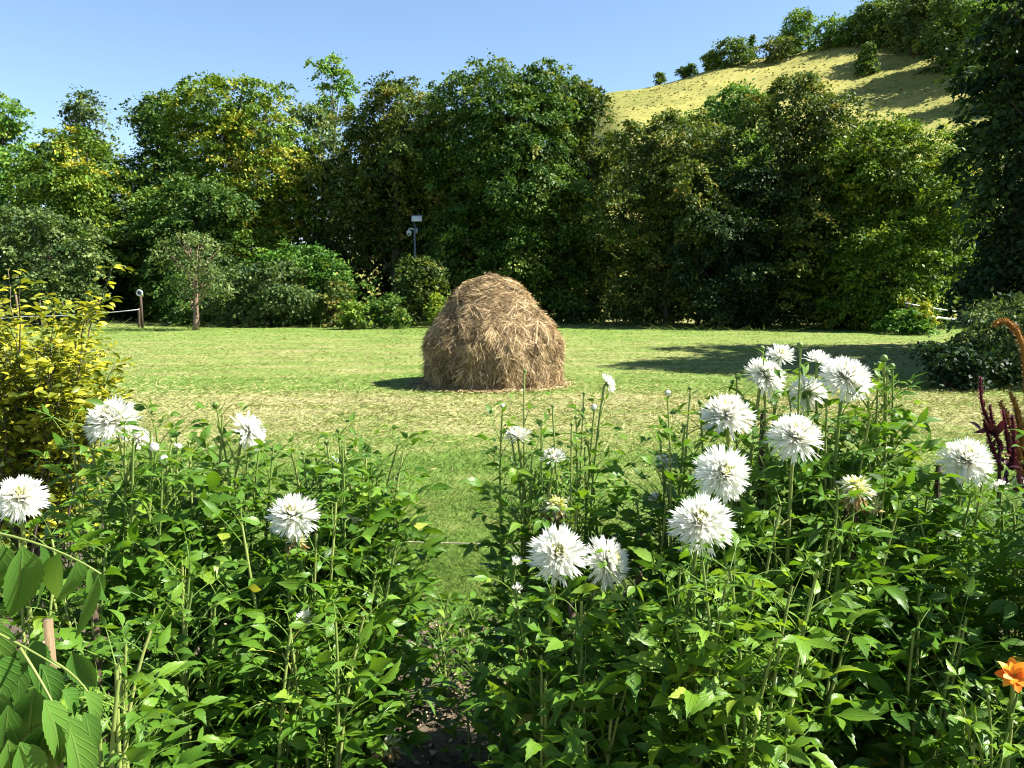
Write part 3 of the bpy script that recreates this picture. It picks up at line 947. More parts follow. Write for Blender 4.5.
# ------------------------------------------------------------------ curved leaflets and petals
def blades(mb, o, d, up, L, W, prof, droop=.6, fold=.25, tint=.5, tipnotch=0.0, ser=0.0, tint_grad=0.0, twist=0.0, rng=RNG):
    """curved leaf or petal surfaces: o origin, d direction, up surface normal; prof = half-width profile along the blade"""
    n = len(o)
    S = len(prof)
    d = N(d); side = N(np.cross(d, up)); u = np.cross(side, d)
    L = np.broadcast_to(L, (n,)); W = np.broadcast_to(W, (n,)); droop = np.broadcast_to(droop, (n,)); fold = np.broadcast_to(fold, (n,)); tint = np.broadcast_to(tint, (n,))
    s = np.linspace(0, 1, S)
    th = droop[:, None] * s[None]
    ds = 1.0 / (S - 1)
    cx = np.concatenate([np.zeros((n, 1)), np.cumsum(np.cos(th[:, :-1]) * ds, 1)], 1) * L[:, None]
    cz = -np.concatenate([np.zeros((n, 1)), np.cumsum(np.sin(th[:, :-1]) * ds, 1)], 1) * L[:, None]
    mid = o[:, None] + d[:, None] * cx[..., None] + u[:, None] * cz[..., None]
    lu = u[:, None] * np.cos(th)[..., None] + d[:, None] * np.sin(th)[..., None]
    ld = d[:, None] * np.cos(th)[..., None] - u[:, None] * np.sin(th)[..., None]
    pr = np.asarray(prof)[None] * np.ones((n, 1))
    if ser:
        z = np.where(np.arange(S) % 2 == 0, 1 - ser, 1 + ser)
        pr = pr * z[None]
    wv = (pr * W[:, None])[..., None]
    tw = np.broadcast_to(twist, (n,))[:, None, None] * s[None, :, None]
    sd = side[:, None] * np.cos(tw) + lu * np.sin(tw)
    lf = lu * fold[:, None, None]
    back = 0
    Lf = mid + sd * wv + lf * wv
    Rt = mid - sd * wv + lf * wv
    if ser:
        sh = np.where(np.arange(S) % 2 == 1, .35 / (S - 1), 0)[None, :, None] * L[:, None, None]
        Lf = Lf + ld * sh; Rt = Rt + ld * sh
    if tipnotch:
        mid = mid.copy()
        mid[:, -1] = mid[:, -1] - ld[:, -1] * (tipnotch * L)[:, None]
    v = np.stack([Lf, mid, Rt], 2)
    lc = np.zeros((n, S, 3, 3))
    lc[..., 0] = s[None, :, None]
    lc[:, :, 0, 1] = -1; lc[:, :, 2, 1] = 1
    lc[..., 2] = np.clip(tint[:, None] + tint_grad * (1 - s)[None], 0, 1)[..., None]
    base = (np.arange(n) * S * 3)[:, None] + (np.arange(S - 1) * 3)[None]
    q = np.concatenate([np.stack([base, base + 1, base + 4, base + 3], -1).reshape(-1, 4), np.stack([base + 1, base + 2, base + 5, base + 4], -1).reshape(-1, 4)])
    mb.add(v.reshape(-1, 3), q, None, lc.reshape(-1, 3))


LEAFP = np.array([.05, .38, .72, .93, 1.0, .96, .84, .68, .50, .32, .15, .0]) * .5
NARROWP = np.array([.05, .5, .85, 1.0, .92, .7, .4, .0]) * .5
PETP = np.array([.35, .7, .95, 1.0, .95, .9]) * .5
BROADP = np.array([.06, .66, .93, 1.02, 1.0, .92, .79, .61, .41, .20, .0]) * .5


def bez(p0, p1, p2, n):
    t = np.linspace(0, 1, n)[:, None]
    return (1 - t) ** 2 * p0 + 2 * t * (1 - t) * p1 + t ** 2 * p2


def perp(a, rng):
    v = rng.normal(size=3)
    v = v - a * np.dot(v, a)
    return v / np.linalg.norm(v)


class LeafBag:
    def __init__(s):
        s.o, s.d, s.u, s.L, s.W, s.t, s.dr = [], [], [], [], [], [], []
        s.r = MB()

    def put(s, o, d, u, L, W, t, dr):
        s.o.append(o); s.d.append(d); s.u.append(u); s.L.append(L); s.W.append(W); s.t.append(t); s.dr.append(dr)

    def compound(s, p, out, scale, rng, tint, pairs=None):
        """one pinnate dahlia leaf: stalk, one or two pairs of leaflets and an end leaflet"""
        up = np.array([0, 0, 1.0])
        out = N(out)
        ln = .17 * scale * rng.uniform(.8, 1.25)
        sag_ = rng.uniform(-.15, .5)
        e = p + out * ln - up * ln * sag_ * .6
        mid = p + out * ln * .55 + up * ln * .08
        ra = bez(p, mid, e, 5)
        tube(s.r, ra, np.linspace(.0026, .0012, 5) * (scale ** .5), 3, tint=min(1, tint + .25), cap=False)
        T = N(ra[-1] - ra[-2])
        sd = N(np.cross(T, up))
        L0 = .073 * scale * rng.uniform(.7, 1.25)
        pairs = pairs if pairs is not None else (2 if scale > .8 and rng.random() < .7 else 1)
        s.put(e, T + rng.normal(size=3) * .1, N(up + rng.normal(size=3) * .65), L0 * rng.uniform(1.05, 1.4), L0 * rng.uniform(.36, .54), tint, rng.uniform(.3, 1.1))
        for k in range(pairs):
            t = (.92, .55)[k]
            pp = ra[int(round(t * 4))]
            for sg in (-1, 1):
                if rng.random() < .08:
                    continue
                dd = T * rng.uniform(.35, .7) + sd * sg + up * rng.normal() * .15
                nu = N(up + sd * -sg * .15 + rng.normal(size=3) * .7)
                l_ = L0 * rng.uniform(.7, 1.0) * (1 - .15 * k)
                s.put(pp + sd * sg * .004, N(dd + rng.normal(size=3) * .18), nu, l_, l_ * rng.uniform(.34, .52), tint, rng.uniform(-.1, 1.2))

    def build(s, name, mat, parent, rng):
        n = len(s.o)
        mb = MB()
        t = np.clip(np.array(s.t) + rng.normal(size=n) * .14, 0, .9)
        t = np.where((rng.random(n) < .007) & (np.array(s.o)[:, 2] < .95), rng.uniform(.95, 1, n), t)
        blades(mb, np.array(s.o), np.array(s.d), np.array(s.u), np.array(s.L), np.array(s.W), LEAFP, np.array(s.dr), rng.uniform(.1, .5, n), t, ser=.07, twist=rng.normal(size=n) * .5)
        if s.r.n:
            mb.v += s.r.v; mb.a += s.r.a
            mb.q += [q + mb.n for q in s.r.q]; mb.n += s.r.n
        return mb.build(name, mat, parent)


def bloom(parent, c, axis, R, rng, kind='full', label=None):
    """fringed cactus dahlia: rows of narrow split petals, a yellow-green heart, green bracts behind"""
    a = N(axis)
    e1 = perp(a, rng); e2 = np.cross(a, e1)
    npet = {'full': 290, 'small': 100, 'half': 40, 'fade': 110, 'orange': 16}[kind]
    i = np.arange(npet)
    f = (i + .5) / npet                      # 0 outer .. 1 inner
    ph = i * 2.39996 + rng.normal(size=npet) * .12
    if kind == 'orange':
        ph = i * 2 * math.pi / 8 + (i // 8) * .35; pol = np.where(i < 8, 1.4, .95)
        Ln = R * np.where(i < 8, 1.0, .85); W = Ln * .6; prof = np.array([.3, .75, 1., .95, .72, .2]) * .5; notch = 0.0; dro = rng.normal(.1, .15, npet)
    else:
        o_ang, i_ang = {'full': (2.05, .25), 'small': (1.6, .3), 'half': (.95, .1), 'fade': (2.25, .35)}[kind]
        pol = o_ang + (i_ang - o_ang) * f ** .85 + rng.normal(size=npet) * .10
        Ln = R * (1.0 - .42 * f ** 1.4) * rng.uniform(.82, 1.08, npet)
        W = np.full(npet, R * .125) * rng.uniform(.75, 1.25, npet); prof = PETP; notch = .17
        dro = rng.normal(-.18, .28, npet) + .25 * (f < .35)
        if kind == 'half':
            W *= 1.7
        if kind == 'fade':
            dro = rng.normal(.5, .6, npet); Ln *= rng.uniform(.55, 1.1, npet); tint = None
    rd = e1[None] * np.cos(ph)[:, None] + e2[None] * np.sin(ph)[:, None]
    d = rd * np.sin(pol)[:, None] + a[None] * np.cos(pol)[:, None]
    up = -rd * np.cos(pol)[:, None] + a[None] * np.sin(pol)[:, None]
    org = c[None] + rd * (R * .10 * (1 - f))[:, None] + a[None] * (R * .10 * f)[:, None]
    inner = f > (.86 if kind in ('full', 'fade') else .8)
    tint = np.clip(np.where(f < .6, .05, .05 + (f - .6) * 1.5) + rng.normal(size=npet) * .05, 0, 1)
    if kind == 'fade':
        tint = np.clip(tint + rng.uniform(.25, .75, npet), 0, .82)
    mat = PETAL
    if kind == 'orange':
        mat = ORANGE; tint = rng.uniform(0.45, .85, npet)
    mb = MB(); k = ~inner if kind != 'orange' else np.ones(npet, bool)
    blades(mb, org[k], d[k], up[k], Ln[k], W[k], prof, dro[k], rng.uniform(.1, .55, npet)[k], tint[k], tipnotch=notch, tint_grad=.50 if kind != 'orange' else -.1, twist=rng.normal(size=npet)[k] * .5)
    fl = mb.build('flower', mat, parent)
    if label:
        fl['label'] = label
    mb = MB()
    if kind == 'orange':
        m = 60; r_ = np.sqrt(rng.random(m)) * R * .24; pp = rng.uniform(0, 6.28, m)
        o2 = c + e1 * (r_ * np.cos(pp))[:, None] + e2 * (r_ * np.sin(pp))[:, None]
        blades(mb, o2, N(a + rng.normal(size=(m, 3)) * .25), np.tile(e1, (m, 1)), R * .25, R * .06, NARROWP, .2, .2, rng.uniform(.8, 1, m))
        mb.build('flower_heart', ORANGE, fl)
    else:
        tube(mb, [c - a * R * .02, c + a * R * .14, c + a * R * .30, c + a * R * .42], [R * .20, R * .19, R * .13, R * .03], 9, tint=.74)
        blades(mb, org[inner], d[inner], up[inner], Ln[inner] * .8, W[inner], prof, -.5, .5, np.clip(rng.normal(.78, .1, inner.sum()), 0, 1))
        mb.build('flower_heart', PETAL, fl)
    # bracts behind
    mb = MB(); m = 12
    pp = np.arange(m) * 2 * math.pi / m
    rd2 = e1[None] * np.cos(pp)[:, None] + e2[None] * np.sin(pp)[:, None]
    blades(mb, c[None] - a * R * .06 + rd2 * R * .03, rd2 * .9 - a * .15, a[None] * np.ones((m, 1)), R * .34, R * .13, NARROWP, -.5, .2, .35)
    tube(mb, [c - a * R * .30, c - a * R * .18, c - a * R * .02], [.004, R * .10, R * .13], 7, tint=.4)
    mb.build('bracts', STEM, fl)
    if kind == 'fade':
        mb = MB(); m = 46
        pp = rng.uniform(0, 6.28, m); rd2 = e1[None] * np.cos(pp)[:, None] + e2[None] * np.sin(pp)[:, None]
        blades(mb, c[None] - a * R * .05 + rd2 * R * .08, N(rd2 * rng.uniform(.3, .8, m)[:, None] - np.array([0, 0, .9])), rd2, R * rng.uniform(.7, 1.25, m), R * .15, PETP, rng.normal(size=m) * .8, .5, rng.uniform(0, 1, m), twist=rng.normal(size=m))
        mb.build('withered_petals', WITHER, fl)
    return fl


def bud(parent, c, axis, r, rng, white=False, name='bud'):
    a = N(axis); e1 = perp(a, rng); e2 = np.cross(a, e1)
    mb = MB()
    tube(mb, [c - a * r, c - a * r * .6, c, c + a * r * .6, c + a * r * .98], [r * .35, r * .85, r, r * .75, r * .15], 9, tint=.5)
    bo = mb.build(name, STEM if not white else PETAL, parent)
    mb = MB(); m = 9; r = r * .88; pp = np.arange(m) * 2 * math.pi / m + rng.normal(size=m) * .15
    rd = e1[None] * np.cos(pp)[:, None] + e2[None] * np.sin(pp)[:, None]
    blades(mb, c[None] - a * r * .8 + rd * r * .35, rd + a * rng.uniform(-.2, .5), a[None] * np.ones((m, 1)), r * rng.uniform(1.2, 2.2, m), r * .55, NARROWP, rng.uniform(-1.4, .8, m), .2, .3)
    if white:
        blades(mb, c[None] - a * r * .5 + rd * r * .5, a[None] * 1.0 + rd * .25, rd, r * 1.6, r * .6, NARROWP, .5, .2, .4)
    mb.build('sepals', STEM, bo)
    return bo


def dahlia(label, px, d, flowers=(), buds=(), shoots=3, top=520, spread=.16, seed=0, mat=None, leafscale=1.0, group='white dahlia plants in the flower bed', lowest=.06, name='dahlia_plant', tint=.42, dens=1.0, cat='dahlia'):
    rng = np.random.default_rng(3000 + seed)
    b = at(px, 500, d)
    base = np.array([b[0], d, 0.012])
    root = empty(name, base, label, cat, group)
    bag = LeafBag()
    tips = []
    for (fx, fy, dp, ax, kind, *rest) in flowers:
        c = at(fx, fy, d + (rest[0] if rest else 0))
        R = dp / 2 * c[1] / FPX
        bloom(root, c, ax, R, rng, kind)
        tips.append((c - N(ax) * R * .28, N(ax), 0.0052 if R > .04 else .0038, .95))
    for (bx, by, r, white) in buds:
        c = at(bx, by, d + rng.uniform(-.06, .06))
        ax = N(np.array([rng.normal() * .3, rng.normal() * .3, 1]))
        bud(root, c, ax, r, rng, white)
        tips.append((c - ax * r * .9, ax, .0030, .8))
        for q_ in range(rng.integers(1, 4)):
            an_ = rng.uniform(0, 6.28); o_ = np.array([math.cos(an_), math.sin(an_), .9])
            bag.put(c - ax * (r + rng.uniform(.01, .11)), N(o_), N(np.array([-o_[0], -o_[1], .8])), rng.uniform(.025, .06), rng.uniform(.008, .018), .5, rng.uniform(-.3, .8))
    for k in range(shoots):
        an = rng.uniform(0, 6.28)
        rr = spread * rng.uniform(.4, 1.1)
        ztop = at(px, top - (58 if d > 2.3 else 36) + abs(rng.normal()) * 38, d)[2]
        c = np.array([base[0] + math.cos(an) * rr, base[1] + math.sin(an) * rr * .8, max(.25, ztop)])
        tips.append((c, N(np.array([math.cos(an) * .3, math.sin(an) * .3, 1])), 0.0036, 1.02))
    for ti, (tip, ax, r, lim) in enumerate(tips):
        b0 = base + np.array([rng.normal() * .03, rng.normal() * .03, 0])
        h = tip[2]
        ctrl = np.array([b0[0] * .35 + tip[0] * .65, b0[1] * .35 + tip[1] * .65, h * .6]) - np.array([ax[0], ax[1], 0]) * .12 + np.array([rng.normal() * .035, rng.normal() * .035, 0])
        pts = bez(b0, ctrl, tip, 14)
        mb = MB()
        tube(mb, pts, np.linspace(r * 1.9, r, 14), 7, tint=rng.uniform(.45, .95), cap=False)
        mb.build('stem', STEM, root)
        z = lowest
        an = rng.uniform(0, 6.28)
        zmax = h * lim if lim > 1 else min(h - .07, h * .95)
        while z < zmax:
            k = np.searchsorted(pts[:, 2], z)
            k = int(np.clip(k, 1, 13))
            p = pts[k - 1] + (pts[k] - pts[k - 1]) * ((z - pts[k - 1, 2]) / max(1e-4, pts[k, 2] - pts[k - 1, 2]))
            fr_ = z / max(.01, h)
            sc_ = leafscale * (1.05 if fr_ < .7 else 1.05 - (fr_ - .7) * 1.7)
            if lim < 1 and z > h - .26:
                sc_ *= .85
            for sg in (0, math.pi):
                if rng.random() > dens:
                    continue
                aa = an + sg + rng.normal() * .25
                out = np.array([math.cos(aa), math.sin(aa), rng.uniform(.25, 1.6)])
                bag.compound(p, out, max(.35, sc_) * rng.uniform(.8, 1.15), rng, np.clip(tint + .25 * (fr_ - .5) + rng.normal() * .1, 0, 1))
            an += 1.57 + rng.normal() * .2
            z += rng.uniform(.048, .088)
    bag.build('leaves', mat or DAHLIA, root, rng)
    return root


W_ = True
plants = [
    dict(label='dahlia at the left edge with one big white bloom facing right', px=22, d=2.2, flowers=[(20, 498, 52, (.35, -.6, .7), 'full')], shoots=3, top=570),
    dict(label='dahlia with a big white bloom and white buds, before the golden shrub', px=112, d=2.5, flowers=[(112, 421, 56, (-.1, -.55, .8), 'full'), (138, 439, 30, (.6, -.2, .6), 'small', .06)],
         buds=[(154, 447, .016, W_), (164, 459, .014, W_), (172, 440, .008, False)], shoots=5, top=462),
    dict(label='leafy dahlia with small fading white blooms between two taller white blooms', px=182, d=2.65, flowers=[(204, 521, 20, (-.3, -.3, .8), 'half'), (178, 448, 12, (.4, -.2, .8), 'half')],
         buds=[(189, 442, .006, False), (231, 475, .007, False)], shoots=6, top=478),
    dict(label='dahlia with a white bloom turned sideways and a round bud on a long stem', px=243, d=2.75, flowers=[(248, 432, 44, (.90, .15, .35), 'full')], buds=[(216, 405, .013, False), (262, 430, .006, False)], shoots=4, top=500),
    dict(label='dahlia with a dense round white bloom over withered petals, left of the gap', px=293, d=2.4, flowers=[(293, 516, 54, (0, -.55, .8), 'full'), (297, 540, 30, (0, -.3, -.7), 'fade', .03), (305, 624, 34, (.1, -.5, .8), 'half', -.1)],
         shoots=4, top=560),
    dict(label='bushy dahlia full of small buds with one cream bud', px=336, d=2.7, flowers=[(351, 521, 24, (-.2, -.2, .9), 'small')],
         buds=[(334, 460, .016, W_), (338, 430, .007, False), (303, 453, .007, False), (326, 442, .008, False), (316, 455, .006, False), (343, 447, .006, False)], shoots=6, top=490),
    dict(label='bushy dahlia with dark buds at the right side of the left clump', px=360, d=2.8, buds=[(364, 470, .007, W_), (371, 476, .007, False), (378, 472, .006, False), (397, 490, .007, False), (352, 470, .006, False)], shoots=7, top=500, spread=.15),
    dict(label='low leafy dahlia with pale hanging leaves beside the bare soil gap', px=358, d=2.5, flowers=[(386, 745, 40, (.2, -.4, -.5), 'fade', -.1)], shoots=5, top=590, spread=.12, tint=.5),
    dict(label='leafy flowerless dahlia behind the broad leaflets on the left', px=78, d=2.3, shoots=5, top=560),
    dict(label='leafy flowerless dahlia below the fading white blooms', px=172, d=2.25, shoots=5, top=590, spread=.18),
    dict(label='leafy flowerless dahlia low in the middle of the left clump', px=262, d=2.15, shoots=4, top=650, spread=.17),
    dict(label='leafy flowerless dahlia low beneath the small half-open cream bloom', px=318, d=2.2, shoots=4, top=640, spread=.12, tint=.5),
    dict(label='leafy flowerless dahlia beside the brown stake at the lower left', px=125, d=1.8, shoots=3, top=670, spread=.10),
    dict(label='leafy flowerless dahlia at the very corner below the broad leaflets', px=88, d=1.42, shoots=3, top=700, spread=.05, leafscale=.85),
    # middle clump
    dict(label='dahlia with a small ruffled white bloom and one bud reaching up before the haystack', px=528, d=2.6, flowers=[(518, 437, 29, (-.1, -.35, .9), 'small')], buds=[(525, 371, .007, False), (503, 406, .008, W_), (510, 432, .006, False)],
         shoots=3, top=505, spread=.08, leafscale=.8),
    dict(label='dahlia with a flat white bloom above a fading brown-backed bloom', px=556, d=2.5, flowers=[(554, 459, 30, (0, -.12, 1), 'small'), (557, 506, 38, (0, -.2, 1), 'fade')], buds=[(553, 406, .006, False), (542, 421, .006, False), (572, 424, .006, False)],
         shoots=2, top=540, spread=.08, leafscale=.8),
    dict(label='dahlia with a small white bloom facing right on a tall stem', px=588, d=2.65, flowers=[(607, 384, 22, (.92, .1, .4), 'small')], buds=[(594, 407, .010, W_), (584, 393, .006, False), (576, 417, .007, False), (587, 443, .009, False)],
         shoots=2, top=500, spread=.07, leafscale=.75),
    dict(label='dahlia with a big open white bloom facing the viewer, left of its twin', px=556, d=2.1, flowers=[(558, 554, 62, (0, -.8, .6), 'full')], shoots=4, top=620, spread=.14),
    dict(label='dahlia with a big white bloom turned right, touching its neighbour bloom', px=606, d=2.2, flowers=[(606, 562, 58, (.65, -.5, .5), 'full')], shoots=4, top=640, spread=.11),
    dict(label='dahlia with two tiny white single flowers by the soil gap', px=532, d=2.35, flowers=[(516, 563, 18, (.1, -.6, .6), 'half'), (518, 590, 16, (-.1, -.5, .6), 'half')], shoots=4, top=630, spread=.10, leafscale=.8),
    dict(label='leafy flowerless dahlia at the foot of the middle blooms', px=552, d=2.0, shoots=3, top=690, spread=.08, tint=.5),
    dict(label='leafy flowerless dahlia below the pair of big white blooms', px=616, d=1.95, shoots=4, top=690, spread=.12),
    # right clump
    dict(label='dahlia with a small shaded white bloom at the left side of the right clump', px=664, d=2.5, flowers=[(664, 465, 28, (-.2, -.25, .95), 'small'), (656, 500, 20, (-.5, -.2, .7), 'half')],
         buds=[(668, 393, .010, W_), (690, 388, .007, False), (684, 425, .008, False), (660, 432, .007, False)], shoots=3, top=535, spread=.10),
    dict(label='dahlia with the lowest and largest white bloom of the right clump', px=700, d=2.0, flowers=[(701, 523, 68, (-.1, -.65, .75), 'full')], shoots=4, top=600),
    dict(label='dahlia with a big white bloom showing its dark yellow heart', px=724, d=2.2, flowers=[(722, 473, 60, (.1, -.88, .45), 'full')], shoots=4, top=540),
    dict(label='dahlia with a wide white bloom facing the sky', px=730, d=2.45, flowers=[(727, 416, 56, (-.15, -.35, .93), 'full')], buds=[(700, 402, .008, False)], shoots=3, top=500),
    dict(label='dahlia with white blooms one above the other at the top of the right clump', px=768, d=2.6, flowers=[(765, 377, 46, (.45, -.45, .75), 'full'), (780, 357, 33, (-.1, -.6, .8), 'small', .1)], buds=[(738, 376, .010, False), (800, 345, .011, False), (762, 348, .009, False)],
         shoots=3, top=480),
    dict(label='dahlia with a white bloom seen from behind next to the highest blooms', px=812, d=2.75, flowers=[(818, 363, 34, (.3, .1, .95), 'small'), (806, 394, 40, (0, .85, .45), 'full')], buds=[(803, 378, .014, W_), (786, 392, .013, False)], shoots=3, top=470),
    dict(label='dahlia with a big round white bloom on the right of the top row', px=846, d=2.45, flowers=[(846, 379, 54, (.1, -.55, .83), 'full')], buds=[(826, 400, .006, False)], shoots=4, top=470),
    dict(label='dahlia with a bluish shaded white bloom below the top row', px=793, d=2.3, flowers=[(795, 438, 58, (.0, -.5, .85), 'full')], shoots=4, top=520),
    dict(label='dahlia with a withered brown bloom tied to the thick stake', px=862, d=2.3, flowers=[(856, 487, 42, (-.1, -.3, .9), 'fade'), (872, 505, 26, (.4, -.2, -.6), 'fade', .05)], shoots=5, top=510),
    dict(label='tall dahlia with a cluster of green buds on one stem', px=888, d=2.55, buds=[(884, 358, .012, False), (892, 366, .010, False), (879, 364, .009, False), (888, 372, .008, False)], shoots=5, top=440),
    dict(label='leafy dahlia between the bud cluster and the lone white bloom', px=918, d=2.45, buds=[(948, 575, .006, False)], shoots=5, top=545, spread=.18),
    dict(label='dahlia with a lone round white bloom near the right edge', px=966, d=2.4, flowers=[(966, 461, 54, (-.1, -.6, .75), 'full')], buds=[(985, 464, .013, W_)], shoots=4, top=570),
    dict(label='dahlia with a small hidden white bloom under the red amaranth', px=1004, d=2.7, flowers=[(1000, 490, 24, (-.4, -.3, .7), 'half')], shoots=6, top=545, spread=.18, tint=.25),
    dict(label='fresh light green flowerless dahlia in front of the right clump', px=762, d=1.9, shoots=6, top=590, spread=.14, mat='light'),
    dict(label='fresh light green flowerless dahlia under the largest white bloom', px=688, d=2.0, shoots=5, top=610, spread=.15, mat='light'),
    dict(label='leafy dark green dahlia under the withered bloom', px=815, d=2.1, shoots=4, top=650, spread=.17, tint=.3),
    dict(label='leafy dark green dahlia in the shade near the orange flower', px=930, d=2.15, shoots=4, top=640, spread=.18, tint=.25),
    dict(label='tall leafy dahlia added at the right edge for shade, behind the orange flower', px=1085, d=2.25, shoots=6, top=470, spread=.14, tint=.25),  # added off-frame plant, put here to shade the lower right of the bed
    dict(label='tall leafy dahlia added beyond the right edge for shade, nearest the viewer', px=1125, d=2.12, shoots=6, top=500, spread=.13, tint=.25),  # second added plant outside the view, also casting shade leftwards
    dict(label='dark green dahlia at the right edge below the amaranth', px=1040, d=2.5, shoots=6, top=560, spread=.2, tint=.2),
]
for i, p in enumerate(plants):
    p = dict(p)
    lb = p.pop('label'); px = p.pop('px'); d = p.pop('d')
    if p.get('mat') == 'light':
        p['mat'] = DAHLIAL
    dahlia(lb, px, d, seed=i, **p)

# orange dahlia at the right edge
dahlia('dahlia with one orange-red flower at the lower right edge', 1012, 1.9, flowers=[(1014, 675, 34, (-.25, -.75, .6), 'orange')], buds=[(988, 689, .012, False), (1018, 690, .009, False), (975, 745, .008, False)],
       shoots=4, top=730, spread=.10, seed=90, group=None, mat=DAHLIAL, leafscale=.8)
# low young plants in the gap
G5 = 'low young plants in the soil gap'
for i, (px, d, top, lb) in enumerate([(432, 3.45, 640, 'low young plant at the left of the soil gap'), (462, 3.6, 645, 'low young plant beside the small label stick'), (497, 3.4, 650, 'low young plant in the middle of the soil gap edge'),
                                      (540, 3.3, 640, 'low young plant behind the feet of the middle dahlias'), (448, 3.15, 672, 'low leafy plant spreading over the near soil of the gap'), (492, 3.05, 680, 'low leafy plant under the left stems of the middle clump'), (478, 2.95, 722, 'tiny seedling on the bare soil'), (470, 2.7, 755, 'leafy seedling at the bottom of the soil gap')]):
    dahlia(lb, px, d, shoots=4 if i < 6 else 2, top=top, spread=.16 if i < 6 else .05, seed=100 + i, group=G5, name='young_plant', leafscale=.75 if i < 6 else .6, lowest=.03, cat='plant')

# ------------------------------------------------------------------ broad pinnate leaves at the lower left
rng = np.random.default_rng(77)
D0 = 1.12
bp_ = empty('broad_leaf_plant', (at(-40, 600, D0)[0], D0, 0.012), 'plant with big drooping toothed leaflets in the lower left corner', 'plant')
mb = MB()
bx = at(-40, 600, D0)
tube(mb, bez(np.array([bx[0], D0, 0.0]), np.array([bx[0] - .03, D0, .7]), at(-30, 520, D0), 10), np.linspace(.011, .007, 10), 8, tint=.6)
mb.build('stem', STEM, bp_)
rach = [((-30, 528), (50, 540), (101, 574)), ((-35, 618), (15, 640), (60, 668)), ((20, 648), (48, 690), (64, 726)), ((-30, 668), (0, 700), (16, 742)), ((50, 660), (74, 672), (88, 692))]
mb = MB()
for (a_, b_, c_) in rach:
    tube(mb, bez(at(*a_, D0), at(*b_, D0 - .02), at(*c_, D0 - .04), 8), np.linspace(.0024, .0011, 8), 6, tint=.7)
mb.build('leaf_stalk', STEM, bp_)
lf = [  # base px, tip px, width px, depth offset
    ((22, 546), (20, 628), 38, -.03), ((60, 553), (45, 622), 30, .0), ((78, 558), (70, 618), 26, -.02), ((100, 570), (88, 600), 22, .03), ((2, 545), (-10, 612), 34, -.02),
    ((98, 577), (78, 642), 14, .02),
    ((-4, 655), (6, 716), 40, -.02), ((34, 688), (26, 760), 36, -.05), ((50, 716), (28, 800), 40, -.06), ((52, 722), (58, 800), 36, -.05), ((40, 664), (66, 720), 26, .0), ((66, 716), (84, 790), 30, -.03),
    ((8, 705), (0, 790), 30, -.08), ((62, 690), (82, 715), 22, .02), ((72, 652), (95, 690), 26, .06), ((-10, 620), (10, 690), 34, .04), ((8, 740), (16, 810), 26, -.10), ((85, 690), (110, 745), 22, .04),
    ((30, 640), (48, 694), 28, .05), ((-6, 690), (-2, 760), 34, -.05), ((28, 712), (6, 786), 34, -.02), ((44, 700), (74, 768), 32, -.07), ((70, 730), (92, 800), 30, -.05), ((16, 650), (22, 708), 28, .07),
    ((90, 566), (104, 612), 20, .06), ((40, 546), (44, 606), 24, .06), ((20, 742), (40, 812), 34, -.09), ((84, 712), (100, 770), 24, .02)]
mb = MB()
o = np.array([at(*l[0], D0 + l[3]) for l in lf]); tp = np.array([at(*l[1], D0 + l[3] + .03) for l in lf])
L = np.linalg.norm(tp - o, axis=1) * 1.06
up = N(np.tile(np.array([.75, -.6, .35]), (len(lf), 1)) + rng.normal(size=(len(lf), 3)) * .42)
Wd = np.array([l[2] for l in lf]) * D0 / FPX
S2 = 23
ss = np.linspace(0, 1, S2)
bprof = np.interp(ss, np.linspace(0, 1, 11), BROADP)
blades(mb, o, N(tp - o), up, L, Wd, bprof, rng.uniform(.15, .8, len(lf)), rng.uniform(.2, .6, len(lf)), np.clip(rng.normal(.5, .2, len(lf)), 0, 1), ser=.045, twist=rng.normal(size=len(lf)) * .15)
mb.build('leaves', BROAD, bp_)

# ------------------------------------------------------------------ golden shrub at the left
gr = np.random.default_rng(88)
gb = at(35, 470, 4.2)
gs = empty('golden_shrub', (gb[0], 4.2, 0.008), 'golden-yellow leafy shrub at the left side of the lawn', 'shrub')
tb = MB(); O, Dd, U, LL, TT = [], [], [], [], []
for k in range(76):
    sx, sy_ = gr.uniform(-70, 118), gr.uniform(300, 430)
    if sx > 70 and k % 3:
        sy_ = max(sy_, 345 + (sx - 70) * 1.2)
    if k < 6:
        sx, sy_ = [(112, 268), (40, 300), (8, 270), (62, 300), (90, 318), (20, 285)][k]
    tipp = at(sx, sy_, 4.2 + gr.uniform(-.45, .45))
    b0 = np.array([gb[0] + gr.normal() * .12, 4.2 + gr.normal() * .12, 0.0])
    pts = bez(b0, np.array([b0[0] * .55 + tipp[0] * .45, b0[1] * .55 + tipp[1] * .45, tipp[2] * .75]), tipp, 12)
    pts[1:-1] += gr.normal(size=(10, 3)) * .008
    tube(tb, pts, np.linspace(.007, .0018, 12), 5, tint=.1)
    thin = k < 6
    for s_ in np.arange(3, 11.9, .34 if not thin else .5):
        i0 = int(s_); p = pts[i0] + (pts[min(11, i0 + 1)] - pts[i0]) * (s_ - i0)
        for e in range(5 if not thin else 3):
            aa = gr.uniform(0, 6.28)
            out = np.array([math.cos(aa), math.sin(aa), gr.uniform(-.3, .6)])
            O.append(p + out * gr.uniform(0, .07)); Dd.append(out); U.append(N(np.array([0, 0, 1.]) + gr.normal(size=3) * .5)); LL.append(gr.uniform(.03, .066))
            TT.append(np.clip(gr.normal(.50 + .26 * (p[2] / 1.7) ** 2, .24), 0, 1))
tb.build('branches', BARK, gs)
mb = MB(); n = len(O)
blades(mb, np.array(O), np.array(Dd), np.array(U), np.array(LL), np.array(LL) * .5, NARROWP, gr.uniform(.1, 1.2, n), gr.uniform(.1, .5, n), np.array(TT), twist=gr.normal(size=n) * .4)
mb.build('leaves', YSHRUB, gs)


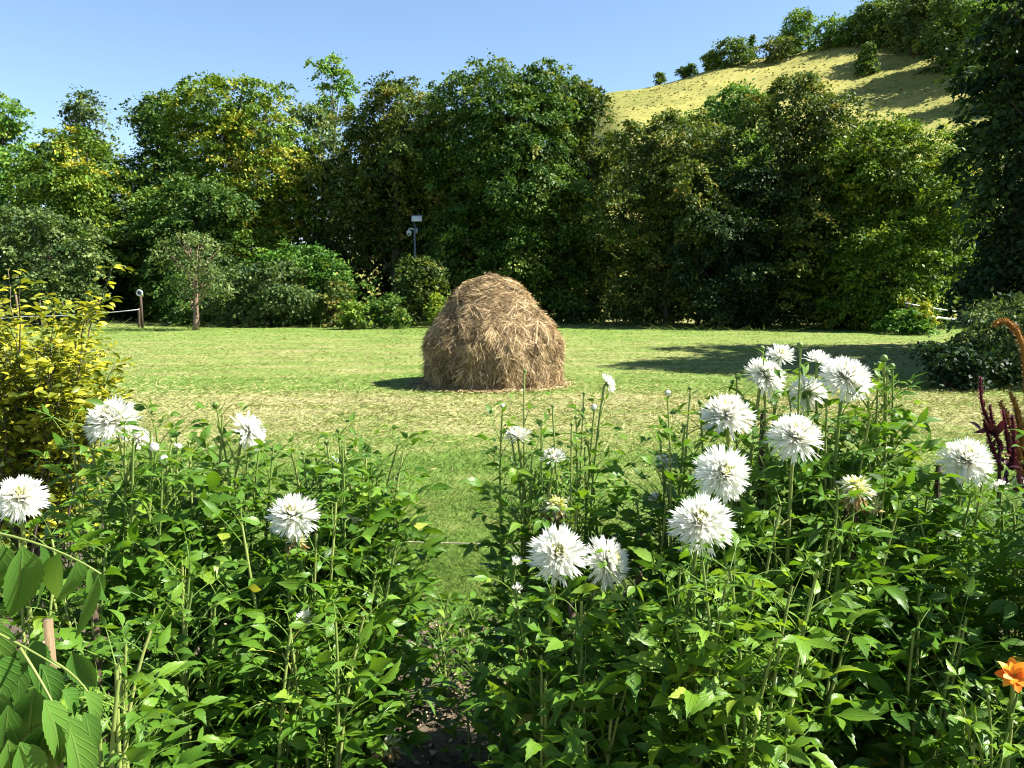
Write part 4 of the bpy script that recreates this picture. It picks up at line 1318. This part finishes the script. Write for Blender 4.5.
# ------------------------------------------------------------------ amaranths at the right
def plume(mb, pts, r0, rng, n, sz):
    pts = np.asarray(pts); m = len(pts)
    f = rng.random(n) * (m - 1.001); i0 = f.astype(int); t = (f - i0)[:, None]
    p = pts[i0] * (1 - t) + pts[i0 + 1] * t
    T = N(pts[i0 + 1] - pts[i0])
    rr = r0 * (1 - .65 * (f / (m - 1)) ** 2)
    u = N(np.cross(T, rng.normal(size=(n, 3))))
    blades(mb, p + u * rr[:, None] * .5, N(u + T * .5), T, sz * rng.uniform(.6, 1.3, n), sz * .55, NARROWP, rng.normal(size=n) * .5, .3, rng.random(n))


ar = np.random.default_rng(99)


def amaranth(label, basepx, d, spikes, mat, leafmat, leaves, r, seedn):
    b = at(basepx, 480, d)
    root = empty('amaranth_plant', (b[0], d, .012), label, 'amaranth', 'amaranths at the right edge')
    sm = MB()
    tube(sm, bez(np.array([b[0], d, 0]), np.array([b[0] + .02, d, .6]), at(*leaves[0], d), 10), np.linspace(.009, .006, 10), 7, tint=.4)
    sm.build('stem', leafmat, root)
    for sp in spikes:
        P_ = [at(x, y, d) for (x, y) in sp]
        if len(P_) == 3:
            pts = bez(*P_, 12)
        else:
            pts = np.array(P_)
        mb = MB()
        tube(mb, pts, np.linspace(r * .62, r * .3, len(pts)), 7, tint=.4)
        ln = np.linalg.norm(np.diff(pts, axis=0), axis=1).sum()
        plume(mb, pts, r, ar, int(ln / .1 * 120), .011)
        mb.build('flower_plume', mat, root)
    mb = MB(); n = 34
    c = np.array([at(*leaves[ar.integers(len(leaves))], d) for _ in range(n)]) + ar.normal(size=(n, 3)) * .018
    blades(mb, c, N(ar.normal(size=(n, 3)) + np.array([0, 0, .2])), N(np.array([0, 0, 1.]) + ar.normal(size=(n, 3)) * .4), ar.uniform(.04, .085, n), ar.uniform(.014, .03, n), NARROWP, .7, .3, ar.random(n))
    mb.build('leaves', leafmat, root)
    return root


amaranth('dark red amaranth with one upright crimson spike', 1000, 2.95, [((995, 428), (978, 412), (981, 377)), ((1002, 450), (992, 430), (990, 405)), ((1010, 455), (1006, 430), (1003, 410)), ((1002, 470), (988, 440), (984, 420)), ((1012, 470), (1016, 440), (1012, 415))],
         RED, DKRED, [(1000, 440), (1004, 455), (1008, 470), (996, 432)], .012, 1)
amaranth('rust-brown amaranth with arching plume at the right edge', 1026, 3.0, [((1028, 470), (1028, 430), (1027, 395), (1026, 368), (1023, 346), (1017, 331), (1009, 323), (1001, 321), (994, 326)), ((1020, 460), (1016, 430), (1000, 402)), ((1022, 450), (1024, 420), (1010, 392)), ((1030, 470), (1022, 440), (1016, 410)), ((1030, 440), (1040, 380), (1030, 352)), ((1026, 480), (1012, 460), (1008, 432))],
         RUST, DKRED, [(1026, 470), (1030, 455), (1020, 480)], .021, 2)

# ------------------------------------------------------------------ stakes, string, label stick
G4 = 'wooden stakes in the flower bed'


def stake(label, px, top, d, wpx, mat, lean=0.0, name='wooden_stake'):
    p = at(px, top, d); r = wpx / 2 * d / FPX
    mb = MB()
    zs = np.linspace(-.05, p[2], 7)
    pts = np.array([(p[0] + lean * (p[2] - z), d + .004 * math.sin(z * 9), z) for z in zs])
    tube(mb, pts, [r] * 6 + [r * .92], 4 if wpx > 8 else 7)
    base = (pts[1][0], d, .012)
    o = mb.build(name, mat)
    me = o.data
    o.location = base
    co = np.empty(len(me.vertices) * 3, np.float32); me.vertices.foreach_get('co', co)
    co = co.reshape(-1, 3) - np.array(base, np.float32)
    me.vertices.foreach_set('co', co.ravel())
    return tag(o, label, 'stake', G4)


stake('pale sawn stake end among the broad leaflets at the lower left', 48, 620, 1.5, 13, WOOD)
stake('brown stake among leaves right of the broad leaflets', 92, 580, 2.2, 11, OLDWOOD)
stake('thick dark stake behind the withered brown bloom', 851, 503, 2.36, 14, OLDWOOD, .015)
stake('brown stake top between white blooms of the right clump', 764, 414, 2.68, 8, OLDWOOD)
stake('thin brown stake left of the lone white bloom', 939, 462, 2.5, 7, OLDWOOD, .02)
stake('short pale stick standing in the lawn edge by the soil gap', 468, 618, 3.75, 4, WOOD)
stake('brown stake behind the pair of big white blooms', 572, 605, 2.3, 9, OLDWOOD)
stake('brown stake low in the right clump beside the fresh light green dahlia', 797, 640, 2.2, 11, OLDWOOD)
sy0, sy1 = stake('weathered stake holding the string, hidden in the left clump', 330, 520, 3.62, 9, OLDWOOD), stake('weathered stake holding the string, behind the middle clump', 640, 520, 3.62, 9, OLDWOOD)
mb = MB()
tube(mb, sag(at(330, 537, 3.60), at(640, 537.5, 3.60), .03), .0024, 5)
mb.build('garden_string', TWINE)
tag(bpy.data.objects['garden_string'], 'thin pale string stretched along the back of the flower bed', 'string')

# chips and crumbs on the soil
rng = np.random.default_rng(55)
n = 9000
X, Y = rng.uniform(-2.6, 2.8, n), rng.uniform(2.2, 3.9, n)
Z = soil_z(X, Y)
d_ = N(np.stack([rng.normal(size=n), rng.normal(size=n), rng.normal(size=n) * .35], -1))
c = np.stack([X, Y, Z + .006], -1)
sz = rng.uniform(.012, .045, n)
mb = MB()
leaf_quads(mb, c, d_, N(np.array([0, 0, 1.]) + rng.normal(size=(n, 3)) * .4), sz, sz * rng.uniform(.3, .9, n), rng.random(n), fold=.3)
tag(mb.build('bark_mulch', CHIP), 'brown bark crumbs strewn on the bed soil', 'mulch', kind='stuff')
print('faces', sum(len(o.data.polygons) for o in SC.objects if o.type == 'MESH'), 'objects', len(SC.objects))
